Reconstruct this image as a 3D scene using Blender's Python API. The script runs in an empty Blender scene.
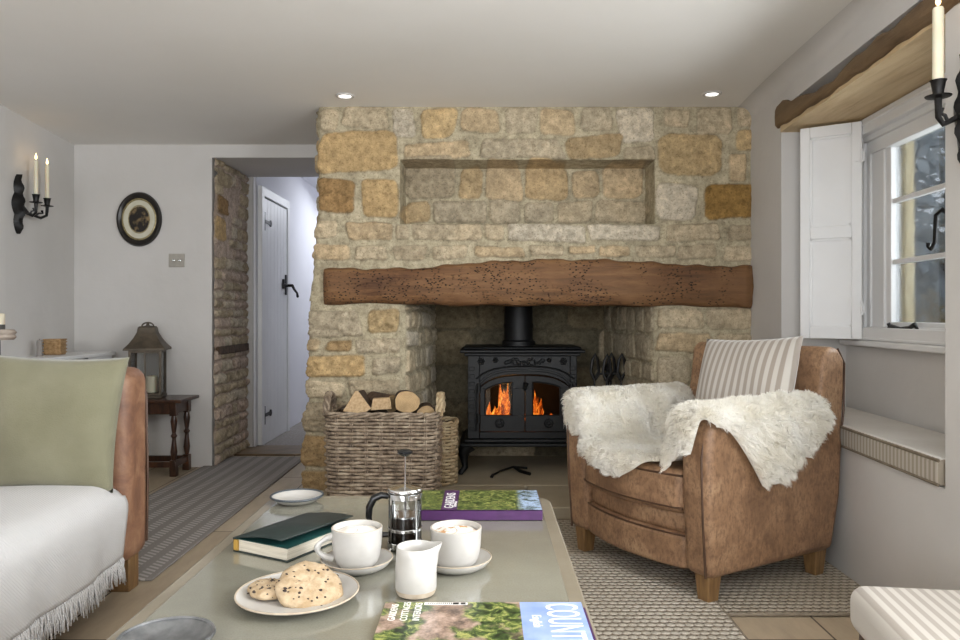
import bpy, math, random
import numpy as np
from mathutils import Vector, Matrix, Euler

random.seed(7)
RNG = np.random.default_rng(11)
PI = math.pi
sc = bpy.context.scene
COL = sc.collection

# ------------------------------------------------------------------ camera
F = 747.0                      # focal length in pixels of a 960 wide frame
PX, PY = 485.0, 315.0          # where the view axis meets the frame
cam_d = bpy.data.cameras.new('camera')
cam_d.sensor_width = 36.0
cam_d.lens = F / 960 * 36
cam_d.shift_x = -(PX - 480) / 960
cam_d.shift_y = (PY - 320) / 960
cam_d.clip_start = 0.05
cam = bpy.data.objects.new('camera', cam_d)
cam.location = (0, 0, 1.0)
cam.rotation_euler = (PI / 2, 0, 0)
COL.objects.link(cam)
sc.camera = cam

# ------------------------------------------------------------------ world, lights, exposure
sc.view_settings.view_transform = 'Standard'
sc.view_settings.look = 'None'
sc.view_settings.gamma = 1.0
sc.view_settings.exposure = 0.08
sc.view_settings.use_curve_mapping = False
try:
    sc.cycles.use_denoising = True
    sc.cycles.max_bounces = 10
    sc.cycles.diffuse_bounces = 5
    sc.cycles.transparent_max_bounces = 16
    sc.cycles.caustics_reflective = False
    sc.cycles.caustics_refractive = False
    sc.cycles.sample_clamp_indirect = 6.0
except Exception:
    pass
world = bpy.data.worlds.new('sky')
sc.world = world
world.use_nodes = True
bg = world.node_tree.nodes['Background']
bg.inputs[0].default_value = (0.80, 0.89, 1.0, 1)
bg.inputs[1].default_value = 3.2


def area(name, loc, direction, sx, sy, power, color=(1, 1, 1), spread=180):
    d = bpy.data.lights.new(name, 'AREA')
    d.shape = 'RECTANGLE'; d.size = sx; d.size_y = sy
    d.energy = power; d.color = color
    d.spread = math.radians(spread)
    o = bpy.data.objects.new(name, d)
    o.location = loc
    o.rotation_euler = Vector(direction).to_track_quat('-Z', 'Z').to_euler()
    COL.objects.link(o)
    return o


# daylight coming in through the windows, plus an added fill in the hall
area('daylight_window_seat', (2.00, 2.72, 1.40), (-1, 0.12, -0.30), 1.0, 0.9, 26, (0.93, 0.97, 1.0))
area('daylight_side_window', (1.60, 0.80, 1.42), (-1, 0.30, 0.22), 1.3, 1.0, 95, (0.96, 0.98, 1.0))
area('daylight_rear_window', (-0.55, -1.82, 1.35), (0, 1, 0.75), 2.7, 1.3, 100, (0.97, 0.985, 1.0))
area('hall_fill', (-1.05, 7.4, 2.2), (0, -0.2, -1), 0.7, 1.4, 17, (0.90, 0.94, 1.0))  # added lamp under the hall ceiling to brighten it; no window here


# ------------------------------------------------------------------ colour and material helpers
def lin(c):
    if isinstance(c, str):
        c = [int(c[i:i + 2], 16) / 255 for i in (0, 2, 4)]
    return tuple((v / 12.92 if v <= 0.04045 else ((v + 0.055) / 1.055) ** 2.4) for v in c)


class Nodes:
    def __init__(s, name):
        s.m = bpy.data.materials.new(name); s.m.use_nodes = True
        s.t = s.m.node_tree; s.b = s.t.nodes['Principled BSDF']
        s.out = s.t.nodes['Material Output']
        s._co = None

    def n(s, typ, **kw):
        nd = s.t.nodes.new(typ)
        for k, v in kw.items():
            if k.startswith('i_'):
                nd.inputs[k[2:].replace('_', ' ')].default_value = v
            else:
                setattr(nd, k, v)
        return nd

    def l(s, a, b): s.t.links.new(a, b)

    def co(s):
        if s._co is None: s._co = s.n('ShaderNodeTexCoord').outputs['Object']
        return s._co

    def mapped(s, scale=(1, 1, 1), rot=(0, 0, 0)):
        m = s.n('ShaderNodeMapping'); s.l(s.co(), m.inputs['Vector'])
        m.inputs['Scale'].default_value = scale; m.inputs['Rotation'].default_value = rot
        return m.outputs[0]

    def noise(s, scale, detail=4, rough=.55, vec=None, dist=0):
        nd = s.n('ShaderNodeTexNoise')
        nd.inputs['Scale'].default_value = scale; nd.inputs['Detail'].default_value = detail
        nd.inputs['Roughness'].default_value = rough; nd.inputs['Distortion'].default_value = dist
        s.l(vec if vec is not None else s.co(), nd.inputs['Vector'])
        return nd.outputs['Fac']

    def ramp(s, fac, stops):
        r = s.n('ShaderNodeValToRGB'); s.l(fac, r.inputs[0])
        e = r.color_ramp.elements
        while len(e) < len(stops): e.new(0.5)
        for el, (p, c) in zip(e, stops):
            el.position = p; el.color = (*c, 1) if len(c) == 3 else c
        return r.outputs[0]

    def math(s, op, a, b=None, c=None):
        nd = s.n('ShaderNodeMath', operation=op)
        for i, v in enumerate((a, b, c)):
            if v is None: continue
            if isinstance(v, (int, float)): nd.inputs[i].default_value = v
            else: s.l(v, nd.inputs[i])
        return nd.outputs[0]

    def mix(s, fac, a, b, mode='MIX'):
        nd = s.n('ShaderNodeMix', data_type='RGBA', blend_type=mode)
        for i, v in ((0, fac), (6, a), (7, b)):
            if isinstance(v, (int, float)): nd.inputs[i].default_value = v
            elif isinstance(v, tuple): nd.inputs[i].default_value = (*v[:3], 1)
            else: s.l(v, nd.inputs[i])
        return nd.outputs[2]

    def xyz(s, vec=None):
        nd = s.n('ShaderNodeSeparateXYZ'); s.l(vec if vec is not None else s.co(), nd.inputs[0])
        return nd.outputs

    def bump(s, h, strength=.3, dist=.01, prev=None):
        b = s.n('ShaderNodeBump'); b.inputs['Strength'].default_value = strength
        b.inputs['Distance'].default_value = dist
        s.l(h, b.inputs['Height'])
        if prev is not None: s.l(prev, b.inputs['Normal'])
        return b.outputs[0]

    def fin(s, col=None, rough=.6, nrm=None, **kw):
        if col is not None:
            if isinstance(col, tuple): s.b.inputs['Base Color'].default_value = (*col[:3], 1)
            else: s.l(col, s.b.inputs['Base Color'])
        if isinstance(rough, (int, float)): s.b.inputs['Roughness'].default_value = rough
        else: s.l(rough, s.b.inputs['Roughness'])
        if nrm is not None: s.l(nrm, s.b.inputs['Normal'])
        for k, v in kw.items():
            s.b.inputs[k.replace('_', ' ')].default_value = v
        return s.m


def simple(name, c1, c2=None, scale=20, rough=.6, bump=0, bscale=None, dist=.005, stretch=(1, 1, 1), lo=.35, hi=.65, detail=4, **kw):
    s = Nodes(name)
    c1 = lin(c1); c2 = lin(c2) if c2 else c1
    v = s.mapped(stretch)
    f = s.noise(scale, detail, vec=v)
    col = s.ramp(f, [(lo, c1), (hi, c2)])
    nrm = None
    if bump:
        nrm = s.bump(s.noise(bscale or scale * 2, 5, vec=v), bump, dist)
    return s.fin(col, rough, nrm, **kw)


M = {}
M['plaster'] = simple('plaster', 'd1cecb', 'c8c5c1', 1.3, .85, .35, 7, .012)
M['ceiling'] = simple('ceiling_paint', 'edebe7', 'e8e6e1', 1.0, .9, .25, 5, .012)
M['hall_plaster'] = simple('hall_plaster', 'e6e6ea', 'e0e0e6', 1.3, .85, .2, 7, .01)
M['white_paint'] = simple('white_paint', 'e6e6e6', 'e0e0e0', 3, .42, .05, 30, .002)
M['grey_paint'] = simple('grey_paint', 'c8c5c2', 'bfbcb9', 3, .5, .05, 30, .002)
M['cast_iron'] = simple('cast_iron', '0a0a0b', '111213', 30, .5, .25, 160, .002, Specular_IOR_Level=.35)
M['iron'] = simple('wrought_iron', '100f0f', '1d1b1a', 40, .45, .3, 120, .002, Metallic=.4)
M['fire_cavity'] = simple('soot', '0b0908', '14100d', 20, .95)
M['candle_wax'] = simple('candle_wax', 'd9d0b6', 'e0d8c2', 10, .45, Subsurface_Weight=.15)
M['wick'] = simple('wick', '20180f', rough=.9)
M['ceramic'] = simple('ceramic', 'bfbcb7', 'b2aea8', 14, .28, .08, 40, .002, Coat_Weight=.3)
M['bare_clay'] = simple('bare_clay', 'b9ab98', 'a99a86', 50, .8)
M['foam'] = simple('milk_foam', 'e6dfd6', 'b98d5d', 60, .8, .3, 60, .003, lo=.48, hi=.60)
M['cookie'] = simple('cookie', 'b9a487', '9f8766', 60, .9, .9, 90, .004)
M['chocolate'] = simple('chocolate', '2a1a12', rough=.5)
M['pages'] = simple('pages', 'd8d0bf', 'b9b09e', 10, .8, .5, 6, .001, stretch=(1, 1, 90))
M['book_green'] = simple('green_book_cloth', '0f4743', '0c3a38', 60, .6, .2, 500, .0005)
M['book_dark'] = simple('dark_book_cloth', '1c2624', '222f2c', 60, .55, .2, 500, .0005)
M['gold'] = simple('gold_thread', 'b08a3c', rough=.4)
M['purple'] = simple('purple_cloth', '4b2457', '43204e', 40, .45)
M['black_plastic'] = simple('black_plastic', '0d0d0e', rough=.25)
M['chrome'] = simple('chrome', 'c9c9c9', rough=.12, Metallic=1.0)
M['coffee'] = simple('coffee', '120906', '1c0e08', 30, .2)
M['pewter'] = simple('pewter', '8e8f8f', '6d6e70', 30, .35, .3, 60, .002, Metallic=.6)
M['enamel_rim'] = simple('enamel_rim', '3d4348', rough=.4)
M['oak_dark'] = simple('dark_oak', '2d1a10', '4a2c1a', 8, .35, .3, 20, .003, stretch=(6, 6, 1), Coat_Weight=.2)
M['oak_leg'] = simple('light_oak', '8a6a43', '6f5233', 10, .5, .3, 20, .003, stretch=(8, 8, 1))
M['tin'] = simple('aged_tin', '4a4239', '645a4c', 20, .5, .3, 40, .003, Metallic=.55)
M['frame_black'] = simple('ebonised_frame', '120f0d', '1c1714', 20, .3)
M['frame_gold'] = simple('frame_gold', 'a89a72', '7f7350', 60, .4, Metallic=.4)
M['mount'] = simple('cream_mount', 'cfccba', 'c6c2ae', 20, .8)
M['switch'] = simple('switch_plate', 'b7b2a8', 'a9a49b', 20, .35, Metallic=.5)
M['linen'] = simple('green_linen', '807d66', '747159', 5, .9, .6, 200, .002, Sheen_Weight=.3)
M['linen_dark'] = simple('dark_green_velvet', '39412f', '2e3526', 5, .9, Sheen_Weight=.3)
M['bark'] = simple('bark', '5b4736', '3c2e22', 30, .9, .8, 50, .008)
M['hearthstone'] = simple('hearth_flags', 'b5a890', 'a3967f', 3, .7, .3, 30, .004)
M['black_fabric'] = simple('underside', '15120f', rough=.9)
M['earth'] = simple('garden_ground', '5a5a40', '474a33', 4, .9)
M['bole'] = simple('tree_bark', '4a4035', '3a3229', 20, .9, .5, 30, .01)
M['reed'] = simple('dry_reeds', 'c9b58d', 'a8936c', 10, .8)
M['cream_stone'] = simple('cream_stone', 'e6d9b4', 'd8c69a', 12, .9, .6, 30, .01)
M['candle_dark'] = simple('charcoal_band', '4e4c49', rough=.6)
M['driftwood'] = simple('driftwood', 'b4a79a', '8a7c70', 12, .8, .6, 20, .006)
M['raffia'] = simple('raffia', 'b3936a', '8c6d47', 60, .8, .7, 90, .004)
M['grey_fabric'] = simple('grey_wax', '8d8782', rough=.7)


def stone_mat():
    s = Nodes('rubble_stone')
    a = s.n('ShaderNodeVertexColor'); a.layer_name = 'Col'
    f = s.noise(26, 6, .7)
    f2 = s.noise(110, 4, .7)
    sh = s.ramp(f, [(.3, (.56, .54, .50)), (.7, (1.24, 1.22, 1.18))])
    c = s.mix(1.0, a.outputs['Color'], sh, 'MULTIPLY')
    pit = s.ramp(f2, [(.32, (.52, .5, .46)), (.46, (1, 1, 1))])
    c = s.mix(1.0, c, pit, 'MULTIPLY')
    n1 = s.bump(s.noise(45, 7, .7), .7, .010)
    n2 = s.bump(f2, .35, .003, n1)
    return s.fin(c, .93, n2, Specular_IOR_Level=.2)


M['stone'] = stone_mat()


def beam_mat(name, base, dark, light, axis=0, holes=True):
    s = Nodes(name)
    st = [1.0, 1.0, 1.0]
    st = [26, 26, 26]; st[axis] = 2.2
    v = s.mapped(tuple(st))
    g = s.noise(1.0, 8, .68, v, .6)
    c = s.ramp(g, [(.28, lin(dark)), (.5, lin(base)), (.72, lin(light))])
    patch = s.noise(2.2, 3, .6)
    c = s.mix(s.ramp(patch, [(.38, (0, 0, 0)), (.66, (.65, .65, .65))]), c, lin(light))
    h = g
    if holes:
        st2 = [95, 95, 95]; st2[axis] = 52
        vo = s.n('ShaderNodeTexVoronoi'); s.l(s.mapped(tuple(st2)), vo.inputs['Vector'])
        vo.inputs['Scale'].default_value = 1.0
        gate = s.ramp(s.noise(5, 4, .6), [(.46, (0, 0, 0)), (.54, (1, 1, 1))])
        hole = s.ramp(vo.outputs['Distance'], [(.20, (1, 1, 1)), (.36, (0, 0, 0))])
        hm = s.math('MULTIPLY', s.xyz(gate)[0], s.xyz(hole)[0])
        c = s.mix(hm, c, lin('170c07'))
        h = s.math('SUBTRACT', g, s.math('MULTIPLY', hm, .9))
    nb = s.bump(h, .6, .012)
    return s.fin(c, .62, nb, Specular_IOR_Level=.3)


M['beam'] = beam_mat('oak_mantel', '66462d', '301f16', '886543', 0)
M['lintel'] = beam_mat('rough_lintel', '6b5640', '40321f', '80694c', 1, False)
M['soffit'] = beam_mat('sawn_soffit', 'c9ae86', 'a98d68', 'd8c29c', 1, False)


def leather_mat():
    s = Nodes('brown_leather')
    f = s.noise(7, 6, .65, None, .6)
    c = s.ramp(f, [(.28, lin('6a4f3a')), (.5, lin('937256')), (.74, lin('b09070'))])
    f2 = s.noise(75, 6, .8, s.mapped((1, 1, .55)))
    c = s.mix(s.ramp(f2, [(.47, (0, 0, 0)), (.62, (.7, .7, .7))]), c, lin('5f4533'))
    n = s.bump(s.noise(14, 4), .35, .012)
    n = s.bump(s.noise(240, 3), .25, .0012, n)
    return s.fin(c, s.ramp(f, [(.3, (.42,) * 3), (.7, (.60,) * 3)]), n, Specular_IOR_Level=.4)


M['leather'] = leather_mat()
M['piping'] = simple('leather_piping', '432d1e', '543a28', 20, .5)


def tan_leather():
    s = Nodes('tan_leather')
    f = s.noise(9, 6, .65, None, .6)
    c = s.ramp(f, [(.28, lin('67483a')), (.5, lin('89634c')), (.74, lin('a58064'))])
    n = s.bump(s.noise(16, 4), .4, .012)
    return s.fin(c, .5, n)


M['tan_leather'] = tan_leather()


def fur_mat():
    s = Nodes('sheepskin')
    f = s.noise(9, 3)
    c = s.ramp(f, [(.35, lin('f4f0e6')), (.65, lin('fcfaf5'))])
    s.fin(c, .9, None, Specular_IOR_Level=.1)
    tr = s.n('ShaderNodeBsdfTranslucent'); s.l(c, tr.inputs[0])
    mx = s.n('ShaderNodeMixShader'); mx.inputs[0].default_value = .42
    s.l(s.b.outputs[0], mx.inputs[1]); s.l(tr.outputs[0], mx.inputs[2]); s.l(mx.outputs[0], s.out.inputs['Surface'])
    return s.m


M['fur'] = fur_mat()


def stripe_mat(name, base, stripe, axis, period, duty=.5, thin=None, rot=(0, 0, 0), bumpy=.3):
    s = Nodes(name)
    x = s.xyz(s.mapped((1, 1, 1), rot))[axis]
    ph = s.math('FRACT', s.math('DIVIDE', x, period))
    tri = s.math('ABSOLUTE', s.math('SUBTRACT', ph, .5))   # 0 .. .5
    f = s.ramp(s.math('MULTIPLY', tri, 2), [(duty - .08, (0, 0, 0)), (duty + .08, (1, 1, 1))])
    c = s.mix(f, lin(base), lin(stripe))
    n = s.bump(s.noise(420, 2), bumpy, .0012)
    return s.fin(c, .92, n, Specular_IOR_Level=.2, Sheen_Weight=.2)


M['ticking_x'] = stripe_mat('ticking_cushion', 'c2bcb4', '9f958b', 0, .032, .5)
M['ticking_seat'] = stripe_mat('ticking_window_seat', 'b3aa9c', '958b7c', 1, .024, .5)
M['seat_top'] = simple('seat_cushion_top', 'd2cec8', 'cac5be', 6, .95, .3, 300, .001)
M['ticking_stool'] = stripe_mat('ticking_stool', 'c6c0b7', 'a89f95', 0, .026, .5)


def weave_mat(name, ca, cb, hole, cell, stain=None):
    s = Nodes(name)
    v = s.mapped((1 / cell, 1 / cell, 1))
    x, y, z = s.xyz(v)
    row = s.math('FLOOR', y)
    xo = s.math('ADD', x, s.math('MULTIPLY', s.math('MODULO', row, 2), .5))
    fx = s.math('ABSOLUTE', s.math('SUBTRACT', s.math('FRACT', xo), .5))
    fy = s.math('ABSOLUTE', s.math('SUBTRACT', s.math('FRACT', y), .5))
    d = s.math('SQRT', s.math('ADD', s.math('MULTIPLY', fx, fx), s.math('MULTIPLY', s.math('MULTIPLY', fy, fy), 1.3)))
    knot = s.ramp(d, [(.30, (1, 1, 1)), (.56, (0, 0, 0))])
    var = s.noise(6, 4, .6)
    fine = s.noise(160, 3)
    base = s.mix(s.ramp(var, [(.35, (0, 0, 0)), (.65, (1, 1, 1))]), lin(ca), lin(cb))
    base = s.mix(s.ramp(fine, [(.35, (0, 0, 0)), (.65, (.5, .5, .5))]), base, lin(hole))
    c = s.mix(s.ramp(d, [(.45, (0, 0, 0)), (.60, (1, 1, 1))]), base, lin(hole))  # gaps between knots, with their occlusion painted into the dark colour
    n = s.bump(knot, .9, .006)
    n = s.bump(fine, .3, .002, n)
    return s.fin(c, .95, n, Specular_IOR_Level=.15)


M['bind'] = simple('rug_binding', '8f8474', '7d7263', 60, .9, .5, 200, .002)
M['jute'] = weave_mat('jute_weave', 'dcd5c8', 'cfc7b8', '766b5d', .030)
M['jute2'] = weave_mat('jute_weave_dark', 'cfc6b6', 'c0b6a5', '6c6153', .030)


def runner_mat():
    s = Nodes('flatweave_runner')
    x, y, z = s.xyz()
    band = s.math('FRACT', s.math('DIVIDE', x, .085))
    bm = s.ramp(band, [(.42, (0, 0, 0)), (.48, (1, 1, 1))])
    slant = s.math('ADD', y, s.math('MULTIPLY', x, .6))
    dash = s.ramp(s.math('FRACT', s.math('DIVIDE', slant, .030)), [(.45, (0, 0, 0)), (.55, (1, 1, 1))])
    f = s.math('MULTIPLY', s.xyz(bm)[0], s.xyz(dash)[0])
    base = s.mix(s.noise(220, 3), lin('8f8984'), lin('76706c'))
    c = s.mix(f, base, lin('a7a19b'))
    n = s.bump(s.noise(260, 3), .4, .002)
    return s.fin(c, .95, n, Specular_IOR_Level=.15)


M['runner'] = runner_mat()


def floor_mat():
    s = Nodes('limestone_floor')
    br = s.n('ShaderNodeTexBrick')
    s.l(s.mapped((1, 1, 1), (0, 0, PI / 2)), br.inputs['Vector'])
    br.inputs['Scale'].default_value = 1.0
    br.inputs['Brick Width'].default_value = 1.15
    br.inputs['Row Height'].default_value = .27
    br.inputs['Mortar Size'].default_value = .0035
    br.inputs['Color1'].default_value = (*lin('b8a78f'), 1)
    br.inputs['Color2'].default_value = (*lin('a99880'), 1)
    br.inputs['Mortar'].default_value = (*lin('4f4438'), 1)
    st = s.ramp(s.noise(3.2, 6, .65, s.mapped((4, 1, 1))), [(.3, (.82, .82, .82)), (.7, (1.1, 1.1, 1.1))])
    c = s.mix(1.0, br.outputs['Color'], st, 'MULTIPLY')
    n = s.bump(br.outputs['Fac'], -.4, .003)
    return s.fin(c, .6, n)


M['floor'] = floor_mat()


def table_mat():
    s = Nodes('zinc_table_top')
    f = s.noise(4, 6, .7)
    f2 = s.noise(300, 2)
    c = s.ramp(f, [(.3, lin('7c7b6e')), (.7, lin('8c8a7d'))])
    c = s.mix(s.ramp(f2, [(.4, (0, 0, 0)), (.7, (.35, .35, .35))]), c, lin('6f695c'))
    return s.fin(c, s.ramp(f, [(.3, (.09,) * 3), (.7, (.15,) * 3)]), None, Specular_IOR_Level=.55, Coat_Weight=.5, Coat_Roughness=.05)


M['zinc'] = table_mat()
M['zinc_rim'] = simple('zinc_rim', '8d8474', '7d7464', 6, .3, .15, 40, .002, Coat_Weight=.2)


def throw_mat():
    s = Nodes('white_woven_throw')
    v = s.mapped((620, 620, 620))
    x, y, z = s.xyz(v)
    w = s.math('MULTIPLY', s.math('SINE', y), s.math('SINE', s.math('ADD', x, s.math('MULTIPLY', z, 1.0))))
    c = s.mix(s.noise(5, 3), lin('c2c0bf'), lin('cccac9'))
    n = s.bump(w, .35, .0018)
    n = s.bump(s.noise(7, 3), .22, .012, n)
    return s.fin(c, .95, n, Sheen_Weight=.2, Specular_IOR_Level=.15)


M['throw'] = throw_mat()


def wicker_mat():
    s = Nodes('wicker')
    f = s.noise(22, 5, .7)
    c = s.ramp(f, [(.30, lin('4d3f34')), (.5, lin('8c7b68')), (.72, lin('bdae98'))])
    return s.fin(c, .7, s.bump(s.noise(180, 3), .3, .001))


M['wicker'] = wicker_mat()
M['wicker_pale'] = simple('pale_wicker', 'c4b190', 'a38b68', 24, .7)


def log_end_mat():
    s = Nodes('log_end')
    w = s.n('ShaderNodeTexWave', wave_type='RINGS', rings_direction='Y')
    s.l(s.co(), w.inputs['Vector']); w.inputs['Scale'].default_value = 45
    w.inputs['Distortion'].default_value = 6
    c = s.mix(w.outputs['Fac'], lin('c4a67c'), lin('b39469'))
    c = s.mix(s.ramp(s.noise(14, 4), [(.4, (0, 0, 0)), (.7, (.7, .7, .7))]), c, lin('8d7350'))
    return s.fin(c, .8)


M['log_end'] = log_end_mat()
M['split_wood'] = simple('split_wood', 'ccb08a', 'b09169', 14, .8, .4, 30, .004, stretch=(6, 1, 6))


def glass_mat(name, tint=(1, 1, 1), gloss=.08):
    s = Nodes(name)
    tr = s.n('ShaderNodeBsdfTransparent'); tr.inputs[0].default_value = (*tint, 1)
    gl = s.n('ShaderNodeBsdfGlossy'); gl.inputs['Roughness'].default_value = .02
    fr = s.n('ShaderNodeFresnel'); fr.inputs[0].default_value = 1.45
    f = s.math('ADD', s.math('MULTIPLY', fr.outputs[0], .9), gloss * .3)
    mx = s.n('ShaderNodeMixShader')
    s.l(f, mx.inputs[0]); s.l(tr.outputs[0], mx.inputs[1]); s.l(gl.outputs[0], mx.inputs[2])
    s.l(mx.outputs[0], s.out.inputs['Surface'])
    return s.m


M['glass'] = glass_mat('window_glass', (.97, .98, .98))
M['stove_glass'] = glass_mat('stove_glass', (.80, .74, .68))


def emit(name, col, strength):
    s = Nodes(name)
    e = s.n('ShaderNodeEmission'); e.inputs[0].default_value = (*col, 1); e.inputs[1].default_value = strength
    s.l(e.outputs[0], s.out.inputs['Surface'])
    return s.m


def flame_mat():
    s = Nodes('fire_flames')
    f = s.noise(26, 5, .7, s.mapped((1.3, 1, .7)), 1.2)
    c = s.ramp(f, [(.36, (.10, .012, .002)), (.50, (.75, .13, .012)), (.62, (1, .42, .05)), (.74, (1, .80, .28))])
    st = s.ramp(f, [(.34, (.25, .25, .25)), (.7, (1, 1, 1))])
    e = s.n('ShaderNodeEmission'); s.l(c, e.inputs[0])
    s.l(s.math('MULTIPLY', s.xyz(st)[0], 2.6), e.inputs[1])
    s.l(e.outputs[0], s.out.inputs['Surface'])
    return s.m


M['fire'] = flame_mat()
M['ember'] = emit('embers', (1, .18, .02), .9)
M['candle_flame'] = emit('candle_flame', (1.0, .72, .32), 6)
M['lamp_glow'] = emit('downlight_glow', (1, .97, .92), 5)


def foliage_mat(name, a, b):
    s = Nodes(name)
    c = s.ramp(s.noise(3, 4), [(.3, lin(a)), (.7, lin(b))])
    return s.fin(c, .5, None, Specular_IOR_Level=.6)


M['leaf'] = foliage_mat('evergreen_leaf', '8fa3b0', 'd3dce0')
M['leaf2'] = foliage_mat('hedge_leaf', '8a9a88', 'c3cdb8')


def cover_mat(name, kind):
    """printed garden photographs on the magazine and the book"""
    s = Nodes(name)
    x, y, z = s.xyz()
    sx = 70 if kind == 'book' else 42
    n1 = s.noise(sx, 6, .75, None, 1.2)
    green = s.ramp(n1, [(.36, lin('10190c')), (.46, lin('2f4420')), (.54, lin('68783a')), (.60, lin('b0ad66')), (.68, lin('465735'))])
    if kind == 'book':
        sky = s.ramp(s.noise(60, 5, .8), [(.42, lin('35432a')), (.56, lin('a9bfdc'))])
        fac = s.ramp(s.math('ADD', x, s.math('MULTIPLY', s.noise(14, 3), .03)), [(.268, (0, 0, 0)), (.280, (1, 1, 1))])
        c = s.mix(fac, green, sky)
    else:
        stone = s.ramp(s.noise(34, 5, .7), [(.36, lin('4c3f38')), (.5, lin('8f7868')), (.64, lin('b9a091'))])
        fac = s.ramp(s.noise(14, 3, .5), [(.47, (0, 0, 0)), (.53, (1, 1, 1))])
        c = s.mix(fac, green, stone)
    return s.fin(c, .28, None)


M['cover_book'] = cover_mat('garden_photo_print', 'book')
M['cover_mag'] = cover_mat('cottage_photo_print', 'mag')
M['cover_sky'] = simple('sky_print', '8299cf', '9fb1de', 18, .28)
M['print_white'] = simple('printed_white', 'eceae6', rough=.4)
M['print_black'] = simple('printed_black', '15130f', rough=.4)
M['painting'] = simple('dark_old_painting', '16110d', '8a7450', 26, .5, lo=.50, hi=.68)


# ------------------------------------------------------------------ mesh helpers
class MB:
    def __init__(s): s.v = []; s.f = []; s.mi = []

    def add(s, verts, faces, mi=0):
        o = len(s.v)
        s.v.extend([tuple(p) for p in verts])
        s.f.extend([tuple(i + o for i in f) for f in faces])
        s.mi.extend([mi] * len(faces))
        return s

    def box(s, lo, hi, mi=0, R=None, c=None):
        (a, b, d), (e, g, h) = lo, hi
        vs = [(a, b, d), (e, b, d), (e, g, d), (a, g, d), (a, b, h), (e, b, h), (e, g, h), (a, g, h)]
        if R is not None:
            c = Vector(c) if c is not None else Vector(((a + e) / 2, (b + g) / 2, (d + h) / 2))
            vs = [tuple(R @ (Vector(p) - c) + c) for p in vs]
        return s.add(vs, [(3, 2, 1, 0), (4, 5, 6, 7), (0, 1, 5, 4), (1, 2, 6, 5), (2, 3, 7, 6), (3, 0, 4, 7)], mi)

    def hexa(s, vs, mi=0):
        return s.add(vs, [(3, 2, 1, 0), (4, 5, 6, 7), (0, 1, 5, 4), (1, 2, 6, 5), (2, 3, 7, 6), (3, 0, 4, 7)], mi)

    def tube(s, pts, r, n=8, mi=0, cap=True, closed=False):
        pts = [Vector(p) for p in pts]
        k = len(pts)
        if isinstance(r, (int, float)): r = [r] * k
        vs = []; up = None
        for i in range(k):
            if closed: t = pts[(i + 1) % k] - pts[i - 1]
            else: t = pts[min(i + 1, k - 1)] - pts[max(i - 1, 0)]
            if t.length < 1e-9: t = Vector((0, 0, 1))
            t.normalize()
            if up is None:
                up = t.orthogonal().normalized()
            up = up - t * up.dot(t)
            if up.length < 1e-6: up = t.orthogonal()
            up.normalize()
            w = t.cross(up)
            for j in range(n):
                a = 2 * PI * j / n
                vs.append(pts[i] + (up * math.cos(a) + w * math.sin(a)) * r[i])
        fs = []
        for i in range(k if closed else k - 1):
            i2 = (i + 1) % k
            for j in range(n):
                j2 = (j + 1) % n
                fs.append((i * n + j, i * n + j2, i2 * n + j2, i2 * n + j))
        if cap and not closed:
            fs.append(tuple(range(n))[::-1]); fs.append(tuple((k - 1) * n + j for j in range(n)))
        return s.add(vs, fs, mi)

    def lathe(s, prof, c=(0, 0, 0), n=32, mi=0, sx=1, sy=1, R=None):
        """profile of (r, z); closed at ends when r==0"""
        vs = []; fs = []
        for r, z in prof:
            for j in range(n):
                a = 2 * PI * j / n
                p = Vector((max(r, 1e-5) * math.cos(a) * sx, max(r, 1e-5) * math.sin(a) * sy, z))
                if R is not None: p = R @ p
                vs.append(p + Vector(c))
        for i in range(len(prof) - 1):
            for j in range(n):
                j2 = (j + 1) % n
                fs.append((i * n + j, i * n + j2, (i + 1) * n + j2, (i + 1) * n + j))
        return s.add(vs, fs, mi)

    def grid(s, P, mi=0, closed_u=False):
        """P array [nu][nv][3]"""
        nu = len(P); nv = len(P[0])
        vs = [tuple(P[i][j]) for i in range(nu) for j in range(nv)]
        fs = []
        for i in range(nu if closed_u else nu - 1):
            i2 = (i + 1) % nu
            for j in range(nv - 1):
                fs.append((i * nv + j, i2 * nv + j, i2 * nv + j + 1, i * nv + j + 1))
        return s.add(vs, fs, mi)

    def prism(s, poly, axis, a, b, mi=0):
        """extrude a 2D polygon along axis (0,1,2) from a to b"""
        n = len(poly)
        def mk(p, w):
            if axis == 0: return (w, p[0], p[1])
            if axis == 1: return (p[0], w, p[1])
            return (p[0], p[1], w)
        vs = [mk(p, a) for p in poly] + [mk(p, b) for p in poly]
        fs = [(i, (i + 1) % n, n + (i + 1) % n, n + i) for i in range(n)]
        fs += [tuple(range(n))[::-1], tuple(range(n, 2 * n))]
        return s.add(vs, fs, mi)

    def build(s, name, mats, parent=None, smooth=40, bevel=0, seg=2, sub=0, loc=None, rot=None):
        me = bpy.data.meshes.new(name)
        me.from_pydata(s.v, [], s.f)
        if not isinstance(mats, (list, tuple)): mats = [mats]
        for m in mats: me.materials.append(m)
        if len(mats) > 1: me.polygons.foreach_set('material_index', s.mi)
        me.update()
        bm_fix(me)
        if smooth:
            me.polygons.foreach_set('use_smooth', [True] * len(me.polygons))
            if smooth < 180: me.set_sharp_from_angle(angle=math.radians(smooth))
        o = bpy.data.objects.new(name, me)
        COL.objects.link(o)
        if parent is not None: o.parent = parent
        if loc is not None: o.location = loc
        if rot is not None: o.rotation_euler = rot
        if bevel:
            md = o.modifiers.new('bevel', 'BEVEL'); md.width = bevel; md.segments = seg
            md.limit_method = 'ANGLE'; md.angle_limit = math.radians(35)
            md.harden_normals = False
        if sub:
            md = o.modifiers.new('sub', 'SUBSURF'); md.levels = sub; md.render_levels = sub
        return o


import bmesh


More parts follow.
